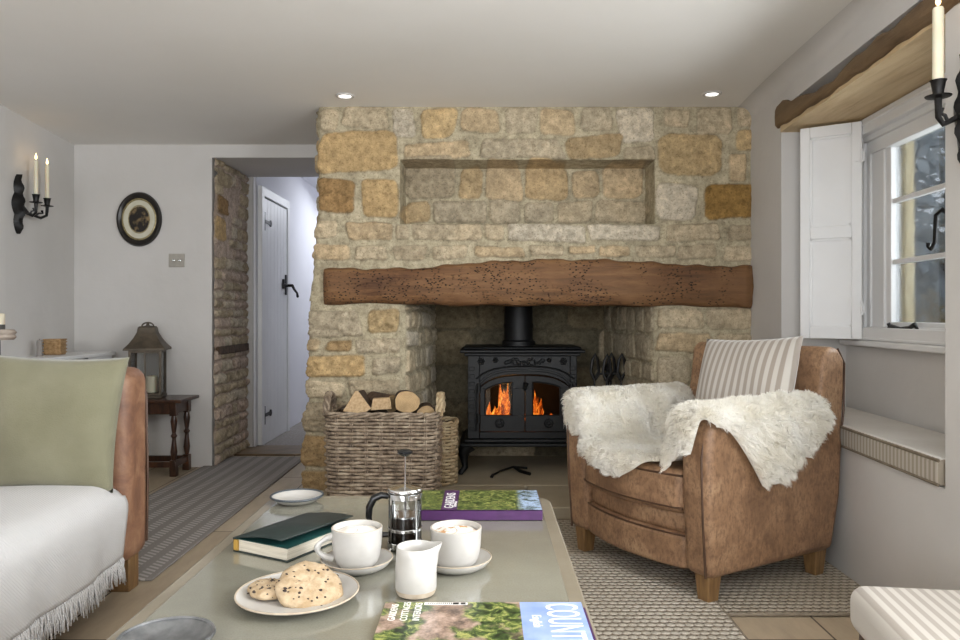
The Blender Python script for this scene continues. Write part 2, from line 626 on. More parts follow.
def bm_fix(me):
    if len(me.polygons) > 40000: return
    bm = bmesh.new(); bm.from_mesh(me)
    bmesh.ops.recalc_face_normals(bm, faces=bm.faces)
    bm.to_mesh(me); bm.free()


def np_mesh(name, verts, quads, mat, parent=None, cols=None, smooth=True):
    verts = np.asarray(verts, dtype=np.float32); quads = np.asarray(quads, dtype=np.int32)
    me = bpy.data.meshes.new(name)
    me.vertices.add(len(verts)); me.vertices.foreach_set('co', verts.ravel())
    k = quads.shape[1]
    me.loops.add(quads.size); me.loops.foreach_set('vertex_index', quads.ravel())
    me.polygons.add(len(quads))
    me.polygons.foreach_set('loop_start', np.arange(0, quads.size, k, dtype=np.int32))
    me.update(calc_edges=True)
    me.validate()
    me.polygons.foreach_set('use_smooth', np.full(len(me.polygons), smooth))
    me.materials.append(mat)
    if cols is not None:
        at = me.color_attributes.new('Col', 'FLOAT_COLOR', 'POINT')
        c4 = np.ones((len(verts), 4), dtype=np.float32); c4[:, :3] = cols
        at.data.foreach_set('color', c4.ravel())
    o = bpy.data.objects.new(name, me); COL.objects.link(o)
    if parent is not None: o.parent = parent
    return o


def thing(name, label, cat, loc=(0, 0, 0), rz=0, group=None):
    o = bpy.data.objects.new(name, None); COL.objects.link(o)
    o.empty_display_size = .05
    o.location = loc; o.rotation_euler = (0, 0, rz)
    o['label'] = label; o['category'] = cat
    if group: o['group'] = group
    return o


def tag(o, label, cat, group=None):
    o['label'] = label; o['category'] = cat
    if group: o['group'] = group
    return o


def struct(o):
    o['kind'] = 'structure'; return o


def vnoise(x, y, seed=0, octaves=4, gain=.5):
    """smooth value noise in numpy, about -1..1"""
    r = np.random.default_rng(seed)
    tab = r.uniform(-1, 1, (256, 256))
    out = np.zeros(np.broadcast(x, y).shape); amp = 1; tot = 0; fx, fy = x.astype(float), y.astype(float)
    for o in range(octaves):
        xi = np.floor(fx).astype(int); yi = np.floor(fy).astype(int)
        tx = fx - xi; ty = fy - yi
        tx = tx * tx * (3 - 2 * tx); ty = ty * ty * (3 - 2 * ty)
        a = tab[xi & 255, yi & 255]; b = tab[(xi + 1) & 255, yi & 255]
        c = tab[xi & 255, (yi + 1) & 255]; d = tab[(xi + 1) & 255, (yi + 1) & 255]
        out += amp * ((a * (1 - tx) + b * tx) * (1 - ty) + (c * (1 - tx) + d * tx) * ty)
        tot += amp; amp *= gain; fx = fx * 2.03 + 17.3; fy = fy * 2.03 + 9.1
    return out / tot


def cloth_pillow(name, w, h, t, mat, parent, n=26, pinch=.07, wob=.004, seed=1):
    """a square scatter cushion, local x across, z up, thickness along y"""
    mb = MB()
    g = np.linspace(-1, 1, n)
    for side in (-1, 1):
        P = []
        for u in g:
            row = []
            for v in g:
                x = w / 2 * u * (1 - pinch * (1 - v * v) * abs(u))
                z = h / 2 * v * (1 - pinch * (1 - u * u) * abs(v))
                y = side * t / 2 * (max(0, (1 - u * u)) * max(0, (1 - v * v))) ** .42
                wv = math.sin(u * 5 + v * 3 + seed) * wob * (1 - max(abs(u), abs(v)) ** 4)
                row.append((x, y + wv, z))
            P.append(row)
        mb.grid(P)
    o = mb.build(name, mat, parent, smooth=180)
    me = o.data
    bm = bmesh.new(); bm.from_mesh(me); bmesh.ops.remove_doubles(bm, verts=bm.verts, dist=1e-4)
    bmesh.ops.recalc_face_normals(bm, faces=bm.faces); bm.to_mesh(me); bm.free()
    me.polygons.foreach_set('use_smooth', [True] * len(me.polygons))
    return o


def at(px, py, d):
    """photo pixel and distance in front of the camera -> world point"""
    return Vector(((px - PX) * d / F, d, 1 - (py - PY) * d / F))


def on(px, py, z=0.0):
    """photo pixel on a level plane -> world point"""
    d = (1 - z) * F / (py - PY)
    return Vector(((px - PX) * d / F, d, z))


def rot2(x, y, a): return (x * math.cos(a) - y * math.sin(a), x * math.sin(a) + y * math.cos(a))


# ------------------------------------------------------------------ room shell
H = 2.12
D1, D2 = 4.02, 4.91


def RW(a, b, z):
    """right wall frame: a metres from the chimney corner towards the camera, b metres outward"""
    n = math.hypot(1, .045)
    return (1.430 - .045 * a / n + b / n, 4.02 - a / n - .045 * b / n, z)


def rbox(mb, a0, a1, b0, b1, z0, z1, mi=0):
    mb.hexa([RW(a0, b0, z0), RW(a0, b1, z0), RW(a1, b1, z0), RW(a1, b0, z0),
             RW(a0, b0, z1), RW(a0, b1, z1), RW(a1, b1, z1), RW(a1, b0, z1)], mi)


mb = MB(); mb.box((-2.95, -2.0, -.12), (1.9, 5.66, 0)); struct(mb.build('floor', M['floor']))
mb = MB(); mb.box((-2.95, -2.0, H), (2.1, 5.25, H + .15)); struct(mb.build('ceiling', M['ceiling']))

# left wall: a splayed length in the corner, then straight
mb = MB()
pl = [(-2.70, 4.91), (-2.58, 4.02), (-2.52, 3.3), (-2.50, -1.75)]
out = [(-2.92, 4.91), (-2.80, 4.02), (-2.74, 3.3), (-2.72, -1.75)]
for i in range(3):
    a, b, c, d = pl[i], pl[i + 1], out[i + 1], out[i]
    mb.hexa([(*a, 0), (*b, 0), (*c, 0), (*d, 0), (*a, H), (*b, H), (*c, H), (*d, H)])
struct(mb.build('wall_left', M['plaster']))

# back wall left of the doorway, header over the doorway
mb = MB()
mb.box((-2.92, D2, 0), (-1.795, 5.6, H))
mb.box((-1.795, D2, 2.035), (-.80, 5.6, 2.42))
struct(mb.build('wall_back', M['plaster']))

# rear wall behind the camera with a wide window
mb = MB()
mb.box((-2.72, -1.75, 0), (-1.95, -1.6, H)); mb.box((.85, -1.75, 0), (1.75, -1.6, H))
mb.box((-1.95, -1.75, 0), (.85, -1.6, .62)); mb.box((-1.95, -1.75, 2.02), (.85, -1.6, H))
struct(mb.build('wall_rear', M['plaster']))
mb = MB()
for x in (-1.95, -1.05, -.15, .79):
    mb.box((x, -1.72, .62), (x + .06, -1.66, 2.02))
for z in (.62, 1.3, 1.96):
    mb.box((-1.95, -1.715, z), (.85, -1.665, z + .06))
struct(mb.build('window_3', M['white_paint']))

# right wall with two window openings (a runs towards the camera)
TH = .46
mb = MB()
rbox(mb, -.05, .47, 0, TH, 0, H)
rbox(mb, 1.835, 2.38, 0, TH, 0, H)
rbox(mb, 3.95, 5.75, 0, TH, 0, H)
rbox(mb, .47, 1.835, 0, TH, 0, .49)             # under the window seat
rbox(mb, .47, 1.835, .30, TH, .49, .905)        # back of the recess
rbox(mb, .47, 1.835, .30, TH, 1.80, 1.90)
rbox(mb, .47, 1.835, 0, TH, 1.98, H)
rbox(mb, .47, .63, .32, TH, .90, 1.81)
rbox(mb, 1.72, 1.83, .32, TH, .90, 1.81)
rbox(mb, 2.38, 3.95, 0, TH, 0, .85)
rbox(mb, 2.38, 3.95, 0, TH, 1.98, H)
struct(mb.build('wall_right', M['plaster']))

# soft cove where the ceiling turns into the right wall
mb = MB(); P = []
for a in np.linspace(-.02, 5.7, 40):
    row = []
    for k in range(7):
        t = k / 6 * PI / 2
        r = .07 + .008 * math.sin(a * 3.1)
        x, y, z = RW(a, .001, H)
        row.append((x - r + r * math.sin(t), y, H - r + r * math.cos(t) - .001))
    P.append(row)
mb.grid(P); struct(mb.build('trim_1', M['plaster'], smooth=180))

# hall beyond the doorway
mb = MB()
mb.box((-1.86, 5.6, 0), (-1.72, 9.0, 2.5)); mb.box((-.75, 5.25, 0), (-.55, 9.0, 2.5)); mb.box((-1.8, 8.9, 0), (-.6, 9.0, 2.5))
struct(mb.build('wall_hall', M['hall_plaster']))
mb = MB(); mb.box((-1.86, 5.6, 2.285), (-.55, 9.0, 2.4)); struct(mb.build('ceiling_hall', M['hall_plaster']))
M['carpet'] = simple('hall_carpet', 'a09a95', '8b8580', 60, .95, .5, 200, .004)
mb = MB(); mb.box((-1.72, 5.66, -.12), (-.6, 9.0, .004)); struct(mb.build('floor_hall', M['carpet']))
M['threshold'] = simple('oak_threshold', '7b664c', '655239', 10, .5)
mb = MB(); mb.box((-1.79, 5.30, 0), (-.9, 5.66, .014)); struct(mb.build('trim_2', M['threshold'], bevel=.006))
mb = MB(); mb.box((-1.80, 5.58, 0), (-1.735, 5.66, 2.035)); struct(mb.build('trim_3', M['grey_paint'], bevel=.006))

# plank door in the hall's left wall
door = bpy.data.objects.new('door_1', None); COL.objects.link(door); struct(door); door.location = (-1.72, 5.72, 0)
mb = MB()
for i in range(7):
    y0 = i * .095
    mb.box((.002, y0, .006), (.026, y0 + .093, 1.90))
mb.build('door_leaf', M['white_paint'], door, bevel=.004)
mb = MB()
mb.box((0, -.07, 0), (.035, -.004, 1.98)); mb.box((0, .67, 0), (.035, .735, 1.98)); mb.box((0, -.004, 1.91), (.035, .67, 1.98))
mb.build('door_frame', M['white_paint'], door, bevel=.004)
for z in (.23, 1.72):
    mb = MB()
    mb.box((.026, -.005, z - .07), (.034, .02, z + .07))
    mb.box((.026, .0, z - .012), (.034, .17, z + .012))
    mb.lathe([(0, 0), (.026, 0), (.026, .008), (0, .008)], (.026, .17, z), 12, R=Euler((0, PI / 2, 0)).to_matrix())
    mb.build('strap_hinge', M['iron'], door)
mb = MB()
mb.box((.026, .60, 1.17), (.036, .64, 1.34)); mb.tube([(.03, .62, 1.25), (.09, .62, 1.25)], .012)
mb.tube([(.085, .62, 1.25), (.09, .66, 1.22), (.095, .74, 1.19), (.09, .78, 1.16)], [.012, .011, .009, .012])
mb.tube([(.04, .50, 1.26), (.04, .70, 1.25)], .009); mb.box((.026, .52, 1.22), (.045, .54, 1.30))
mb.build('door_latch', M['iron'], door)

# ------------------------------------------------------------------ rubble stone walls
SC = {
    'mortar': 'bab098', 'gold': 'c4a97e', 'gold2': 'c2ab84', 'amber': 'a5844f', 'brown': 'a0835c', 'peach': 'c4b091',
    'peach2': 'bba582', 'pale': 'c2b49b', 'white': 'cec4b2', 'grey': 'baae98', 'greyd': 'aea18a', 'rust': 'a68d69', 'pink': 'c6b5a8',
}
SC = {k: np.array(lin(v)) for k, v in SC.items()}


def wrap_wall(name, path, z0, z1, stones, res=.0065, niche=None, seed=1, amp=.016, base_col='mortar', edge=None, parent=None,
              corner=.03, mortar_amp=.004, inflate=0.0):
    """a stone face that follows a plan path; stones = (s0,s1,z0,z1,colour,rough) in metres along the path and height"""
    pts = [Vector((p[0], p[1])) for p in path]
    # rounded resample
    smp = []; S = 0; seglen = [(pts[i + 1] - pts[i]).length for i in range(len(pts) - 1)]
    cum = np.concatenate([[0], np.cumsum(seglen)])
    total = cum[-1]
    s = np.arange(0, total + res / 2, res)
    extra = None
    p_in = np.zeros(len(s))
    if niche:
        x0, x1, nz0, nz1, dep = niche
        k = 26
        ins = []
        for xe, sgn in ((x0, 1), (x1, -1)):
            ins.append(np.linspace(xe - .006, xe + .006, k) if sgn == 1 else np.linspace(xe - .006, xe + .006, k))
        s = np.sort(np.concatenate([s[(np.abs(s - x0) > .0075) & (np.abs(s - x1) > .0075)]] + ins))
        p_in = np.clip((s - (x0 - .006)) / .012, 0, 1) * np.clip(((x1 + .006) - s) / .012, 0, 1)
    z = np.arange(z0, z1 + res / 2, res); z[-1] = z1
    q_in = np.zeros(len(z))
    if niche:
        ins = [np.linspace(nz0 - .006, nz0 + .006, k), np.linspace(nz1 - .006, nz1 + .006, k)]
        z = np.sort(np.concatenate([z[(np.abs(z - nz0) > .0075) & (np.abs(z - nz1) > .0075)]] + ins))
        q_in = np.clip((z - (nz0 - .006)) / .012, 0, 1) * np.clip(((nz1 + .006) - z) / .012, 0, 1)
    # plan positions and normals
    X = np.zeros(len(s)); Y = np.zeros(len(s)); NX = np.zeros(len(s)); NY = np.zeros(len(s))
    nrm = []
    for i in range(len(pts) - 1):
        d = (pts[i + 1] - pts[i]).normalized(); nrm.append(Vector((d.y, -d.x)))
    for i, sv in enumerate(s):
        j = min(max(int(np.searchsorted(cum, sv, 'right')) - 1, 0), len(seglen) - 1)
        t = (sv - cum[j]) / seglen[j]
        p = pts[j] * (1 - t) + pts[j + 1] * t
        n = nrm[j].copy()
        # blend near corners
        da = sv - cum[j]; db = cum[j + 1] - sv
        if j > 0 and da < corner:
            w = .5 * (1 - da / corner); n = (nrm[j] * (1 - w) + nrm[j - 1] * w)
            p = p - (nrm[j] + nrm[j - 1]).normalized() * corner * .45 * (1 - da / corner) ** 2
            n.normalize()
        if j < len(seglen) - 1 and db < corner:
            w = .5 * (1 - db / corner); n = (nrm[j] * (1 - w) + nrm[j + 1] * w)
            p = p - (nrm[j] + nrm[j + 1]).normalized() * corner * .45 * (1 - db / corner) ** 2
            n.normalize()
        X[i], Y[i], NX[i], NY[i] = p.x, p.y, n.x, n.y
    SS, ZZ = np.meshgrid(s, z, indexing='ij')
    # domain warp
    wx = vnoise(SS * 9, ZZ * 9, seed, 3) * .012 + vnoise(SS * 45, ZZ * 45, seed + 1, 2) * .0035
    wz = vnoise(SS * 9, ZZ * 9, seed + 2, 3) * .010 + vnoise(SS * 45, ZZ * 45, seed + 3, 2) * .0035
    SX = SS + wx; SZ = ZZ + wz
    Hh = vnoise(SS * 14, ZZ * 14, seed + 4, 4) * mortar_amp
    Cc = np.ones(SS.shape + (3,)) * SC[base_col]
    Cc *= (1 + .12 * vnoise(SS * 6, ZZ * 6, seed + 5, 4))[..., None]
    rr = np.random.default_rng(seed + 9)
    n_a = vnoise(SS * 22, ZZ * 26, seed + 6, 5, .65)
    n_b = vnoise(SS * 7, ZZ * 7, seed + 7, 3)
    n_c = vnoise(SS * 60, ZZ * 60, seed + 8, 3, .6)
    for (a, b, c, d, col, rough) in stones:
        a -= inflate; b += inflate; c -= inflate; d += inflate
        cx, cz, hx, hz = (a + b) / 2, (c + d) / 2, (b - a) / 2, (d - c) / 2
        rad = min(hx, hz) * rr.uniform(.35, .6)
        i0, i1 = np.searchsorted(s, [a - .04, b + .04]); j0, j1 = np.searchsorted(z, [c - .04, d + .04])
        if i1 <= i0 or j1 <= j0: continue
        sl = (slice(i0, i1), slice(j0, j1))
        x = SX[sl] - cx; y = SZ[sl] - cz
        sk = rr.uniform(-.10, .10); sk2 = rr.uniform(-.08, .08)
        x = x + sk * y; y = y + sk2 * x
        # tapered
        tp = 1 + rr.uniform(-.10, .10) * (y / max(hz, .01))
        qx = np.abs(x) / tp - (hx - rad); qy = np.abs(y) - (hz - rad)
        sd = np.hypot(np.maximum(qx, 0), np.maximum(qy, 0)) + np.minimum(np.maximum(qx, qy), 0) - rad
        m = np.clip(-sd / .009 + .35, 0, 1); m = m * m * (3 - 2 * m)
        crack = np.exp(-((sd + .001) / .0032) ** 2)
        dome = np.clip(-sd / (min(hx, hz) * .9), 0, 1) ** .5
        tilt = rr.uniform(-.25, .25) * x / max(hx, .01) * .006
        hgt = amp * (.45 + .55 * dome) * rr.uniform(.7, 1.15) + tilt + n_a[sl] * (.0035 + .016 * rough ** 1.5) + n_c[sl] * .006 * rough
        Hh[sl] = Hh[sl] * (1 - m) + hgt * m - crack * .0035 * rr.uniform(.4, 1.2)
        base = SC[col] * rr.uniform(.92, 1.08)
        cc = base[None, None, :] * (1 + .16 * n_b[sl] + (.10 + .14 * rough) * n_a[sl])[..., None]
        warm = np.clip(n_b[sl] * 1.6, 0, 1)[..., None]
        cc = cc * (1 - .18 * warm) + cc * np.array([1.05, .92, .80]) * .18 * warm * 1.1
        if col in ('amber', 'brown'):
            blk = np.clip(n_a[sl] * 3 - .3, 0, 1)[..., None]
            cc = cc * (1 - .45 * blk)
        Cc[sl] = Cc[sl] * (1 - m[..., None]) + np.clip(cc, 0.01, 1) * m[..., None]
        Cc[sl] *= (1 - .22 * crack)[..., None]
    Hn = Hh
    PXX = X[:, None] + NX[:, None] * Hn; PYY = Y[:, None] + NY[:, None] * Hn
    if niche:
        depth = dep * np.minimum(p_in[:, None], q_in[None, :])
        depth = depth + .012 * vnoise(SS * 30, ZZ * 30, seed + 20, 2) * (depth > .01) * (depth < dep - .01)
        PYY = PYY + depth
    if edge is not None:
        PXX = PXX + edge(SS, ZZ)
    V = np.stack([PXX, PYY, ZZ], -1).reshape(-1, 3)
    nu, nv = SS.shape
    idx = np.arange(nu * nv).reshape(nu, nv)
    Q = np.stack([idx[:-1, :-1], idx[1:, :-1], idx[1:, 1:], idx[:-1, 1:]], -1).reshape(-1, 4)
    return np_mesh(name, V, Q, M['stone'], parent, Cc.reshape(-1, 3))


def px_stones(lst, s_at_x, scale=186.0, s_sign=1):
    o = []
    for (x0, y0, x1, y1, col, r) in lst:
        X0 = (x0 - PX) / scale; X1 = (x1 - PX) / scale
        o.append((s_at_x(X0), s_at_x(X1), 1 + (PY - y1) / scale, 1 + (PY - y0) / scale, col, r))
    return o


def auto_stones(s0, s1, z0, z1, seed, hmin=.07, hmax=.13, wmin=.10, wmax=.30, cols=('pale', 'grey', 'peach', 'greyd', 'gold2', 'white'), rough=.6, gap=.014):
    r = random.Random(seed); o = []
    z = z0
    while z < z1 - .03:
        h = min(r.uniform(hmin, hmax), z1 - z)
        s = s0 + r.uniform(-.05, 0)
        while s < s1 - .02:
            w = r.uniform(wmin, wmax)
            e = min(s + w, s1)
            if e - max(s, s0) > .03:
                o.append((max(s, s0) + gap / 2, e - gap / 2, z + gap / 2, z + h - gap / 2, r.choice(cols), r.uniform(.3, 1) * rough))
            s = e
        z += h
    return o


# upper chimney breast: path goes back-left -> front-left corner -> right
XL, XR = -.905, 1.44
side = .90
up = [
    (319, 110, 338, 131, 'pale', .5), (342, 107, 388, 128, 'pale', .4), (392, 108, 415, 137, 'white', .9), (421, 107, 457, 138, 'gold2', .5),
    (461, 109, 500, 133, 'peach', .6), (506, 107, 537, 134, 'grey', .3), (540, 109, 575, 135, 'peach', .4), (581, 108, 613, 131, 'grey', .2),
    (618, 108, 655, 142, 'white', .9), (663, 109, 690, 127, 'pale', .4), (697, 108, 732, 135, 'pale', .5), (737, 107, 756, 127, 'pale', .4),
    (316, 131, 397, 172, 'gold', .35), (404, 142, 470, 160, 'peach', 1), (480, 139, 563, 158, 'grey', 1), (567, 135, 622, 158, 'peach2', 1),
    (624, 146, 655, 161, 'pale', .6), (658, 134, 723, 176, 'gold2', .8), (737, 130, 756, 150, 'gold2', .5), (730, 153, 748, 181, 'peach', .3),
    (315, 179, 354, 212, 'brown', .7), (361, 179, 398, 218, 'gold', .35), (655, 183, 698, 220, 'white', .3), (706, 184, 756, 219, 'amber', .7),
    (313, 220, 338, 238, 'pale', .7), (347, 222, 393, 240, 'peach', .8), (396, 224, 408, 239, 'pale', .5), (411, 224, 483, 240, 'pale', .8),
    (485, 224, 504, 240, 'pale', .6), (508, 224, 586, 242, 'white', .8), (589, 225, 660, 241, 'white', .6), (667, 224, 720, 241, 'pale', .5),
    (728, 225, 756, 241, 'greyd', .6),
    (313, 244, 350, 260, 'peach', .6), (355, 246, 388, 260, 'pale', .7), (394, 245, 426, 260, 'greyd', .6), (432, 245, 466, 259, 'pale', .6),
    (474, 246, 525, 257, 'peach', .6), (530, 246, 563, 256, 'pale', .8), (568, 246, 596, 254, 'peach', .3), (600, 246, 630, 257, 'peach', .6),
    (636, 246, 676, 258, 'pale', .4), (678, 245, 717, 259, 'pale', .5), (724, 246, 756, 261, 'pale', .5),
]
s_at = lambda X: side + (X - XL)
st_up = px_stones(up, s_at)
ni = [(404, 163, 455, 198, 'greyd', .7), (459, 168, 483, 198, 'peach2', .5), (486, 165, 522, 200, 'peach', .3), (525, 165, 568, 200, 'peach2', .4),
      (572, 170, 600, 198, 'peach', .4), (603, 166, 643, 198, 'peach', .3), (404, 201, 430, 223, 'peach2', .6), (433, 200, 487, 223, 'grey', .7),
      (489, 200, 520, 223, 'grey', .4), (524, 202, 553, 223, 'grey', .3), (557, 201, 593, 223, 'pale', .3), (596, 200, 646, 223, 'pale', .3)]
st_ni = px_stones(ni, s_at, 178.0)
st_side = auto_stones(.02, side - .02, 1.25, 2.12, 3)
nx0, nx1 = s_at((401 - PX) / 186), s_at((654 - PX) / 186)
nz0, nz1 = 1 + (PY - 223) / 186, 1 + (PY - 160.5) / 186


def left_edge(SS, ZZ):
    w = np.clip(1 - np.abs(SS - side) / .10, 0, 1)
    prof = np.interp(ZZ, [0, .25, .55, .85, 1.07, 1.2, 1.3, 1.42, 1.55, 1.95, 2.12], [-.070, -.095, -.06, -.055, -.05, -.03, -.025, -.012, .002, .0, .004])
    return w * prof + w * .010 * vnoise(SS * 3, ZZ * 16, 77, 3)


wrap_wall('wall_chimney', [(XL, D1 + side), (XL, D1), (XR, D1)], 1.075, H, st_up + st_ni + st_side, niche=(nx0, nx1, nz0, nz1, .20), seed=5,
          edge=left_edge)
struct(bpy.data.objects['wall_chimney'])
# left pillar
XP = -.432
pl_ = [(310, 310, 361, 337, 'grey', 1), (368, 309, 400, 333, 'gold2', 1), (309, 339, 325, 352, 'peach', .6), (329, 340, 352, 352, 'rust', .9),
       (356, 339, 400, 353, 'grey', 1), (309, 356, 365, 377, 'gold', 1), (372, 357, 400, 374, 'grey', 1), (309, 381, 345, 398, 'pale', .8),
       (349, 380, 400, 400, 'greyd', .8), (304, 402, 348, 432, 'greyd', 1), (352, 403, 400, 428, 'pale', .8), (303, 436, 356, 466, 'rust', .8),
       (360, 432, 400, 462, 'greyd', .8), (303, 470, 345, 505, 'rust', .9), (350, 466, 400, 505, 'rust', .8)]
sl_at = lambda X: side + (X - XL)
jam = auto_stones(side + (XP - XL) + .02, side + (XP - XL) + .95, 0, 1.06, 8, .09, .16, .12, .3, ('white', 'pale', 'grey'), .6)
wrap_wall('wall_pillar', [(XL, D1 + side), (XL, D1), (XP, D1), (XP + .10, D1 + .98)], 0, 1.085,
          px_stones(pl_, sl_at) + auto_stones(.02, side - .02, 0, 1.06, 4) + jam, seed=9, amp=.02, edge=left_edge, corner=.05)
struct(bpy.data.objects['wall_pillar'])
# strip of stone left of the mantel
# right pier
XQ = .915
pr = [(655, 309, 702, 328, 'pale', .4), (706, 309, 752, 330, 'pale', .3), (655, 333, 712, 352, 'peach', .4), (716, 334, 752, 352, 'pale', .3),
      (655, 357, 690, 388, 'grey', .6), (694, 357, 752, 380, 'pale', .4), (655, 392, 720, 420, 'pale', .5), (724, 386, 752, 420, 'pale', .5),
      (655, 425, 700, 455, 'pale', .5), (704, 425, 752, 455, 'pale', .5), (655, 460, 752, 500, 'pale', .5)]
base_s = .99
wrap_wall('wall_pier', [(XQ - .12, D1 + .98), (XQ, D1), (XR, D1)], 0, 1.085,
          px_stones(pr, lambda X: base_s + (X - XQ)) + auto_stones(.02, base_s - .02, 0, 1.06, 14, .10, .18, .14, .3, ('greyd', 'grey'), .6),
          seed=19, amp=.016, corner=.05)
struct(bpy.data.objects['wall_pier'])
# back of the inglenook: big rendered blocks
SC['soot'] = np.array(lin('6c6554')); SC['soot2'] = np.array(lin('786d58'))
bk = auto_stones(0, 1.6, 0, 1.3, 31, .20, .34, .25, .5, ('soot', 'soot2', 'greyd'), .5, .012)
SC['mortar2'] = np.array(lin('645d4d'))
wrap_wall('wall_inglenook', [(-.45, 5.0), (1.0, 5.0)], 0, 1.3, bk, res=.01, seed=23, amp=.008, base_col='mortar2')
struct(bpy.data.objects['wall_inglenook'])
# dark throat above the stove
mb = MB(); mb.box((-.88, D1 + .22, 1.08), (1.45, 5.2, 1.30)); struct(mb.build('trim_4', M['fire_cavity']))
mb = MB(); mb.box((-.86, 5.03, 0), (1.7, 5.25, 2.12)); mb.box((XL + .03, D1 + .25, 1.2), (XL + .1, 5.25, 2.12))
struct(mb.build('wall_core', M['plaster']))

# stone reveal of the doorway
jr = auto_stones(0, .75, 0, 2.04, 41, .055, .10, .10, .24, ('pale', 'grey', 'white', 'pink', 'greyd', 'pink'), 1.0, .010)
jr = [j for j in jr if not (j[2] < 1.92 and j[3] > 1.45 and j[0] < .35 and random.random() < .45)]
jr += [(.04, .26, 1.68, 1.80, 'brown', .6), (.0, .20, 1.50, 1.66, 'gold', .5), (.0, .3, 1.87, 1.97, 'greyd', 1)]
wrap_wall('wall_reveal', [(-1.783, D2 + .004), (-1.783, 5.60)], 0, 2.04, jr, seed=43, amp=.02, mortar_amp=.010, res=.008, base_col='pink')
struct(bpy.data.objects['wall_reveal'])
mb = MB(); mb.box((-1.80, D2 + .03, .735), (-1.757, 5.56, .79)); mb.build('lost', M['driftwood'], bevel=.005)
o = bpy.data.objects['lost']; o.name = 'trim_5'; struct(o)
o.data.materials[0] = M['bark']

# hearth
mb = MB()
for (x0, x1, y0, y1) in [(-.92, .22, 3.65, 4.12), (.23, 1.44, 3.65, 4.12), (-.92, -.25, 4.13, 5.05), (-.24, .62, 4.13, 5.05), (.63, 1.44, 4.13, 5.05)]:
    mb.box((x0, y0, 0), (x1, y1, .06))
struct(mb.build('floor_hearth', M['hearthstone'], bevel=.006))

# mantel beam
mb = MB(); P = []
nL = 90
for i in range(nL + 1):
    t = i / nL; x = -.862 + t * (1.428 + .862)
    top = np.interp(x, [-.87, -.7, -.35, -.05, .3, .65, 1.0, 1.2, 1.452], [1.252, 1.248, 1.250, 1.282, 1.298, 1.296, 1.275, 1.262, 1.266])
    bot = np.interp(x, [-.87, -.5, -.2, .3, .9, 1.2, 1.452], [1.056, 1.062, 1.052, 1.052, 1.048, 1.046, 1.030])
    top += .004 * math.sin(x * 23) + .003 * math.sin(x * 51); bot += .004 * math.sin(x * 19 + 1)
    yf = D1 - .055 + .006 * math.sin(x * 7) + (.02 if i in (0, nL) else 0)
    hh = top - bot; row = []
    for (fy, fz) in [(.30, 1), (.03, 1), (.008, .97), (0, .9), (-.004, .7), (-.006, .5), (-.002, .3), (.004, .12), (.02, .02), (.05, 0), (.30, 0)]:
        w = .004 * math.sin(x * 31 + fz * 9) + .003 * math.sin(x * 67 + fz * 21)
        row.append((x, yf + fy + w, bot + hh * fz))
    P.append(row)
mb.grid(P)
k = len(P[0])
mb.f.append(tuple(range(k))); mb.mi.append(0)
mb.f.append(tuple(nL * k + j for j in range(k))[::-1]); mb.mi.append(0)
mantel = mb.build('mantel_beam', M['beam'], smooth=50)
tag(mantel, 'long rough brown oak beam full of wormholes across the stone fireplace', 'beam')

# ------------------------------------------------------------------ window recess
# lintel: wany dark face and pale sawn soffit
mb = MB(); Pf = []
for i in range(50):
    a = .44 + i / 49 * 1.96
    top = np.interp(a, [.44, .55, .70, 1.0, 1.12, 1.3, 1.6, 1.9, 2.4], [2.005, 1.995, 1.965, 1.922, 1.930, 1.952, 1.955, 1.965, 1.97]) + .006 * math.sin(a * 27)
    bot = 1.893 - .012 * min(1, max(0, (a - .44) / .5)) + .003 * math.sin(a * 17)
    row = []
    for (b, f) in [(.06, 1), (-.012, 1), (-.02, .8), (-.022, .45), (-.02, .12), (-.008, 0), (.02, 0)]:
        row.append(RW(a, b, bot + (top - bot) * f + .003 * math.sin(a * 41 + f * 5)))
    Pf.append(row)
mb.grid(Pf)
mb.f.append(tuple(range(7))); mb.mi.append(0)
lt = mb.build('window_lintel', [M['lintel'], M['soffit']], smooth=60)
tag(lt, 'rough dark timber lintel with pale sawn underside above the window seat', 'beam')
mb = MB(); rbox(mb, .47, 1.835, -.005, .31, 1.868, 1.90)
mb.build('underside', M['soffit'], lt)['label'] = 'pale sawn underside'

win = bpy.data.objects.new('window_1', None); COL.objects.link(win); struct(win)
mb = MB()


def frame(mb, a0, a1, z0, z1, w, b0, b1, wb=None):
    wb = wb if wb is not None else w
    rbox(mb, a0, a0 + w, b0, b1, z0, z1); rbox(mb, a1 - w, a1, b0, b1, z0, z1)
    rbox(mb, a0 + w, a1 - w, b0, b1, z1 - w, z1); rbox(mb, a0 + w, a1 - w, b0, b1, z0, z0 + wb)


frame(mb, .49, 1.84, .875, 1.865, .07, .270, .31)
frame(mb, .555, 1.775, .89, 1.845, .012, .262, .30)
mb.build('window_casing', M['white_paint'], win, bevel=.004)
mb = MB(); frame(mb, .55, 1.79, .895, 1.845, .13, .315, .37, .055); frame(mb, .60, 1.74, .91, 1.82, .05, .30, .33, .03); rbox(mb, .64, .785, .325, .38, .92, 1.80); mb.build('window_frame', M['white_paint'], win, bevel=.004)
mb = MB()
frame(mb, .785, 1.30, .930, 1.765, .040, .335, .375); frame(mb, 1.31, 1.665, .930, 1.765, .040, .335, .375)
for z in (1.215, 1.475):
    rbox(mb, .81, 1.28, .342, .368, z, z + .020); rbox(mb, 1.33, 1.64, .342, .368, z, z + .020)
mb.build('sash', M['white_paint'], win, bevel=.003)
mb = MB(); rbox(mb, .81, 1.28, .354, .357, .96, 1.74); rbox(mb, 1.33, 1.64, .354, .357, .96, 1.74)
mb.build('pane', M['glass'], win)
mb = MB(); rbox(mb, .50, 1.83, .255, .315, .862, .888); mb.build('window_sill', M['white_paint'], win, bevel=.006)
